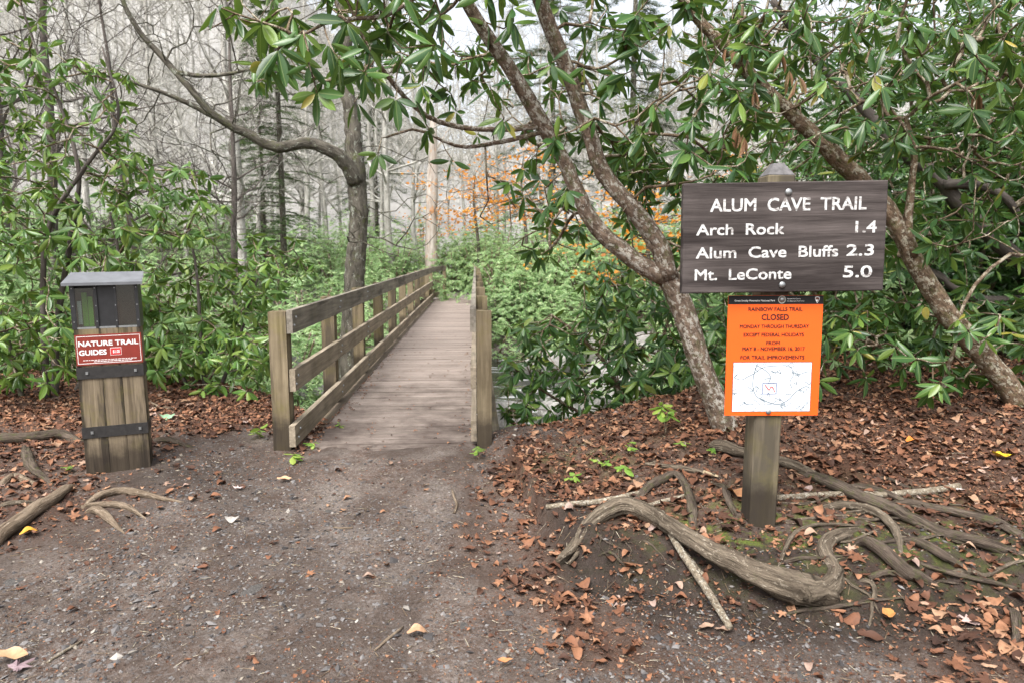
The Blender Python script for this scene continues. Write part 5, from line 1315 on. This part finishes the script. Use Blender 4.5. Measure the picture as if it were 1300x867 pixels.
CUR = [curled(.42, 3, .6, .8, 1), curled(.58, 3, -.5, .7, 2), curled(.26, 3, 1.0, 1.2, 3), curled(.68, 3, .4, -1.0, 4)]
CURL = [curled(.42, 6, .7, .8, 61), curled(.55, 6, -.5, .9, 62), curled(.30, 6, .9, 1.3, 63), curled(.62, 6, .5, -.8, 64)]
def ground_scatter():
    rs = np.random.default_rng(21)
    N = 150000
    x = rs.uniform(-6.5, 5.4, N); y = rs.uniform(2.1, 9.4, N)
    L = litter(x, y)
    br = (np.abs(x + 0.73 + 0.053 * y - 0.03) < 0.66) & (y > 5.15)   # the deck
    keep = (rs.random(N) < np.clip(L * 0.9 + 0.015, 0, 1)) & ~br & (y < np.interp(x, YB_X, YB_Y) + 1.0)
    x, y, L = x[keep], y[keep], L[keep]; n = len(x)
    yaw = rs.uniform(0, 6.28, n); tx = rs.normal(0, .2, n); ty = rs.normal(0, .2, n)
    sc = np.clip(rs.lognormal(math.log(.0245), .58, n), .008, .08) * np.where(L > .25, 1.0, .62)
    tint = np.clip(rs.beta(1.3, 2.1, n) + .25 * (fbm(x * 2, y * 2, 77, 2) - .37), 0, 1)
    z = h(x, y) + sc * .10 + rs.random(n) * .012 * L
    B = eulers(yaw, tx, ty); pos = np.stack([x, y, z], -1)
    mb = MB()
    for k in range(8):
        V, Q = (CUR + CURL)[k]; s = (np.arange(n) % 4 == k % 4) & ((sc > .036) == (k > 3)); scatter(mb, V, Q, None, pos[s], B[s], sc[s], tint[s])
    s = rs.random(n) < .07
    V, T = lobed(7); scatter(mb, V, None, T, pos[s] + [.01, .01, .012], B[s], sc[s] * 1.5 + .02, tint[s])
    o = mb.build('leaf_litter', M_LIT_A, smooth=True); tag(o, 'rust-brown fallen leaves covering the soil beside the trail', 'leaf litter', kind='stuff')
    # crumbs of leaf and bark all over the trail
    N = 85000; x = rs.uniform(-4.2, 4.4, N); y = 2.1 + 5.0 * rs.random(N) ** 1.5
    pat = fbm(x * 1.4, y * 1.4, 55, 4); keep = (rs.random(N) < sm(.34, .62, pat) * .8 + .10) & ~((np.abs(x + 0.73 + 0.053 * y - 0.03) < 0.7) & (y > 5.15)) & (y < np.interp(x, YB_X, YB_Y)); x, y = x[keep], y[keep]; n = len(x)
    pos = np.stack([x, y, h(x, y) + .002], -1); mb = MB(); V = np.array([[-.5, -.28, 0], [.1, -.4, .12], [.5, .05, 0], [-.1, .35, .14]])
    scatter(mb, V, [[0, 1, 2, 3]], None, pos, eulers(rs.uniform(0, 6.28, n), rs.normal(0, .3, n), rs.normal(0, .3, n)), np.clip(rs.lognormal(math.log(.008), .5, n), .004, .026), np.clip(rs.beta(1.5, 2.4, n), 0, 1))
    o = mb.build('leaf_crumbs', M_LIT_A); tag(o, 'small crumbs of brown leaf strewn over the gravel trail', 'leaf litter', kind='stuff')
    # gravel
    N = 85000; x = rs.uniform(-4.2, 3.6, N); y = 2.1 + 4.6 * rs.random(N) ** 1.6
    g = 1 - np.clip(litter(x, y) * 1.5, 0, .96); pat = fbm(x * 1.1 + 9, y * 1.1, 66, 4)
    keep = (rs.random(N) < g * (sm(.32, .6, pat) * .85 + .12)) & ~((np.abs(x + 0.73 + 0.053 * y - 0.03) < 0.74) & (y > 5.1)); x, y = x[keep], y[keep]; n = len(x)
    sc = np.clip(rs.lognormal(math.log(.0048), .55, n), .002, .024)
    oc = np.array([[1, 0, 0], [0, 1, 0], [-1, 0, 0], [0, -1, 0], [.2, .1, .62], [-.1, 0, -.6]], float); ot = np.array([[0, 1, 4], [1, 2, 4], [2, 3, 4], [3, 0, 4], [1, 0, 5], [2, 1, 5], [3, 2, 5], [0, 3, 5]])
    S3 = np.stack([sc * rs.uniform(.8, 1.5, n), sc * rs.uniform(.6, 1.1, n), sc * rs.uniform(.5, .9, n)], -1)
    mb = MB(); scatter(mb, oc, None, ot, np.stack([x, y, h(x, y) + sc * .15], -1), eulers(rs.uniform(0, 6.28, n), rs.normal(0, .3, n), rs.normal(0, .3, n)), S3, rs.random(n))
    m = NT('gravel'); m.base(m.ramp(m.attr('tint'), [(0, (.035, .032, .032, 1)), (.5, (.10, .093, .09, 1)), (.85, (.17, .16, .155, 1)), (.97, (.22, .19, .15, 1)), (1, (.36, .34, .31, 1))]), .75, .15)
    o = mb.build('gravel', m.m); tag(o, 'fine grey gravel scattered over the trail', 'gravel', kind='stuff')
    # bits of leaf trodden onto the deck
    N = 620; yl = 4.95 + 9 * rs.random(N) ** 2.0; e = rs.random(N); xl = np.where(e < .45, -1.40 + .16 * rs.random(N) ** 2, np.where(e < .7, -.03 - .14 * rs.random(N) ** 2, rs.uniform(-1.38, -.03, N)))
    xw = xl * math.cos(BYAW) - yl * math.sin(BYAW); yw = xl * math.sin(BYAW) + yl * math.cos(BYAW); mb = MB()
    V, Q = CUR[1]; scatter(mb, V, Q, None, np.stack([xw, yw, np.full(N, .0235)], -1), eulers(rs.uniform(0, 6.28, N), rs.normal(0, .1, N), rs.normal(0, .1, N)), rs.uniform(.008, .04, N), rs.beta(1.5, 2.2, N))
    o = mb.build('deck_litter', M_LIT_A); tag(o, 'crumbs of brown leaf trodden onto the bridge deck', 'leaf litter', kind='stuff')
    # needles and twiglets
    N = 4200; x = rs.uniform(-4, 4.2, N); y = 2.15 + 5.0 * rs.random(N) ** 1.3; a = rs.uniform(0, 6.28, N); l = rs.uniform(.015, .07, N)
    ok = ~((np.abs(x + 0.73 + 0.053 * y - 0.03) < 0.74) & (y > 5.1)) & (y < np.interp(x, YB_X, YB_Y)); x, y, a, l = x[ok], y[ok], a[ok], l[ok]; n = len(x)
    x1, y1 = x + np.cos(a) * l, y + np.sin(a) * l; mb = MB(); r = rs.uniform(.0008, .0022, n)
    sticks(mb, np.stack([x, y, h(x, y) + .004], -1), np.stack([x1, y1, h(x1, y1) + rs.uniform(.003, .012, n)], -1), r, r * .6, 4)
    o = mb.build('twig_debris', M_TWIG); tag(o, 'fine dead twigs scattered over the trail', 'twigs', kind='stuff')
    # the biggest single leaves, each a thing of its own
    ms = [new_mesh('fallen_leaf', V, [Q], smooth=True) for V, Q in [curled(.42, 8, .5, .8, 11), curled(.5, 8, -.6, .7, 12), curled(.3, 8, .8, 1.2, 13), curled(.58, 8, .4, -.8, 14)]] + [new_mesh('fallen_leaf', V, [T]) for V, T in (lobed(1), lobed(2))]
    for q in ms: q.materials.append(M_LIT_O)
    areas = [('dry brown fallen leaf on the leaf-strewn mound around the sign post', 'fallen leaves on the mound', lambda: (random.uniform(0.1, 3.4), random.uniform(3.2, 5.6)), 110, (.05, .095)),
             ('dry fallen leaf on the muddy ground in front of the roots', 'fallen leaves in the mud', lambda: (random.uniform(0.1, 2.3), random.uniform(2.15, 3.1)), 62, (.035, .08)),
             ('dry fallen leaf lying on the bare gravel trail', 'fallen leaves on the trail', lambda: (random.uniform(-2.8, 0.1), random.uniform(2.2, 5.0)), 46, (.03, .075)),
             ('dry rust-brown fallen leaf around the roots near the dispenser', 'fallen leaves near the dispenser', lambda: (random.uniform(-4.2, -1.9), random.uniform(4.0, 7.2)), 74, (.05, .09))]
    for lab, grp, fn, cnt, (s0, s1) in areas:
        for _ in range(cnt):
            px_, py_ = fn(); s = random.uniform(s0, s1); k = random.choice([0, 1, 2, 3, 0, 1, 4, 5])
            o = put('fallen_leaf', ms[k], loc=(px_, py_, hs_(px_, py_) + s * .12), rot=(random.gauss(0, .22), random.gauss(0, .22), random.uniform(0, 6.28))); o.scale = (s, s, s)
            tag(o, lab, 'leaf', grp)
    def special(u, v, s, col, k, lab, rz):
        p = GH(u, v); me = ms[k].copy(); me.materials.clear(); me.materials.append(plain('leaf_' + lab[:8], col, .5, .4, 0, .25, 6))
        o = put('fallen_leaf', me, loc=(p[0], p[1], p[2] + .02), rot=(.1, .1, rz)); o.scale = (s, s, s); tag(o, lab, 'leaf', 'single leaves that stand out')
    for u_, v_, s_, k_ in ((1105, 812, .10, 0), (1150, 800, .09, 4), (1180, 770, .09, 1), (960, 770, .08, 2), (720, 760, .08, 1), (690, 800, .07, 5), (1250, 830, .10, 4), (1080, 790, .09, 3), (1000, 815, .07, 2)):
        p = GH(u_, v_); o = put('fallen_leaf', ms[k_], loc=(p[0], p[1], p[2] + s_ * .1), rot=(random.gauss(0, .3), random.gauss(0, .3), random.uniform(0, 6.28))); o.scale = (s_,) * 3; tag(o, 'dry fallen leaf on the muddy ground in front of the roots', 'leaf', 'fallen leaves in the mud')
    special(1272, 583, .16, (.52, .34, .02, 1), 2, 'bright yellow fallen leaf under the leaning stem at right', .1)
    special(1158, 564, .11, (.50, .16, .03, 1), 1, 'bright orange fallen leaf below the low dark bush', .3)
    special(1213, 623, .13, (.42, .36, .34, 1), 4, 'pale grey crumpled leaf at the end of the pale branch', .7)
    special(1231, 794, .12, (.40, .28, .25, 1), 5, 'pale pink lobed leaf at lower right', 1.2)
    special(1127, 786, .11, (.42, .19, .06, 1), 0, 'light orange-brown leaf standing on the mud below the roots', 1.0)
    special(303, 622, .09, (.48, .38, .36, 1), 4, 'pale pinkish leaf alone on the trail beside the dispenser', 2.0)
    special(361, 612, .10, (.45, .29, .17, 1), 0, 'tan leaf on the trail below the left railing post', .4)
    special(294, 663, .08, (.30, .275, .25, 1), 3, 'small whitish leaf flat on the gravel trail', .2)
    special(38, 680, .10, (.50, .26, .03, 1), 1, 'amber leaf below the pale left root', .9)
    special(14, 840, .13, (.36, .22, .12, 1), 0, 'tan leaf in the bottom left corner', .1)
    special(22, 852, .12, (.20, .14, .15, 1), 5, 'purplish lobed leaf in the bottom left corner', 1.1)
    special(530, 808, .09, (.36, .21, .12, 1), 1, 'tan leaf at the bottom of the trail', .3)
    special(640, 845, .07, (.40, .17, .07, 1), 2, 'small orange-brown leaf at the bottom edge', .3)
    special(933, 632, .15, (.35, .17, .08, 1), 1, 'large orange-brown leaf at the left foot of the sign post', 1.9)
    special(212, 532, .13, (.20, .33, .20, 1), 3, 'large pale green leaf lying behind the dispenser', .5)
ground_scatter()

# ------------------------------------------------------------------ stones lying on the trail
def stones():
    SM = []
    for q in BM_:
        w = q.copy(); w.materials.clear(); w.materials.append(M_STONE); SM.append(w)
    for k, (u, v, s, lab) in enumerate([(18, 737, .11, 'flat grey stone set in the left edge of the trail'), (320, 746, .10, 'flat grey stone flush with the gravel in mid-trail'), (592, 795, .06, 'grey stone at lower centre of the trail'), (415, 648, .04, 'small pale stone on the trail before the bridge'), (1018, 857, .05, 'small pale stone at the bottom edge near the mud'), (888, 838, .05, 'small stone in the lower right mud'), (640, 650, .04, 'small grey stone at the litter edge')]):
        p = GH(u, v); o = put('stone', SM[k % 3], loc=(p[0], p[1], p[2] - s * .16), rot=(0, 0, k * 1.1)); o.scale = (s, s * .7, s * .32); tag(o, lab, 'stone', 'stones on the trail')
stones()

# ------------------------------------------------------------------ seedlings
SEED_ME = [shape_mesh('leaf', leaf_base(.45, 4, .12, .4, .01, 31), M_SEED), shape_mesh('leaf', leaf_base(.55, 4, .25, .4, .01, 32), M_SEED)]
def seedling(u, v, hgt, n, size, lab, spread=.5, grp='small green seedlings'):
    b = GH(u, v); r = thing('seedling', lab, 'plant', tuple(b), group=grp)
    mb = MB(); tips = []
    for k in range(max(2, n // 5)):
        a = random.uniform(0, 6.28); q = np.array([math.cos(a), math.sin(a), 0]) * hgt * spread * random.uniform(.2, .8); tip = q + [0, 0, hgt * random.uniform(.6, 1)]
        tube(mb, [[0, 0, -.02], q * .35 + [0, 0, hgt * .5], tip], [.004, .003, .0015], 5, n=7); tips.append(tip)
    mb.build('stem', M_TWIG, r, smooth=True)
    for k in range(n):
        t = tips[k % len(tips)]; a = random.uniform(0, 6.28); d = np.array([[math.cos(a), math.sin(a), random.uniform(-.5, .35)]]); B = basis(d, np.array([[0, 0, 1.0]]) + RNG.normal(0, .25, (1, 3)))[0]
        s = size * random.uniform(.6, 1.2); M = np.eye(4); M[:3, :3] = B * s; M[:3, 3] = t * random.uniform(.75, 1)
        o = bpy.data.objects.new('leaf', SEED_ME[k % 2]); COL.objects.link(o); o.parent = r; o.matrix_local = Matrix(M.tolist())
for a in [(845, 552, .28, 16, .10, 'leafy green sapling on the bank left of the two lichen-spotted stems', .6), (790, 606, .10, 8, .08, 'yellow-green seedling on the leaf litter below the sapling'), (765, 598, .10, 9, .07, 'green seedling on the leaf litter mound, left one of a pair'), (800, 576, .10, 8, .06, 'small green seedling at the top of the litter mound'), (370, 588, .10, 9, .075, 'green seedling at the foot of the left railing post'), (608, 582, .09, 12, .06, 'green seedling at the foot of the right railing post'), (330, 557, .10, 8, .09, 'green seedling beside the left railing post'), (90, 600, .06, 7, .06, 'round-leaved seedling left of the dispenser'), (905, 580, .08, 8, .05, 'small seedling at the base of the two lichen-spotted stems'), (870, 570, .08, 8, .05, 'yellowish seedling near the bank edge'), (725, 612, .07, 8, .06, 'pale green seedling at the left of the litter mound'), (700, 538, .22, 8, .08, 'thin sapling on the bank edge right of the bridge'), (430, 545, .07, 8, .05, 'seedling in the gap under the left railing'), (395, 570, .08, 8, .06, 'seedling just inside the left railing')]:
    seedling(*a)
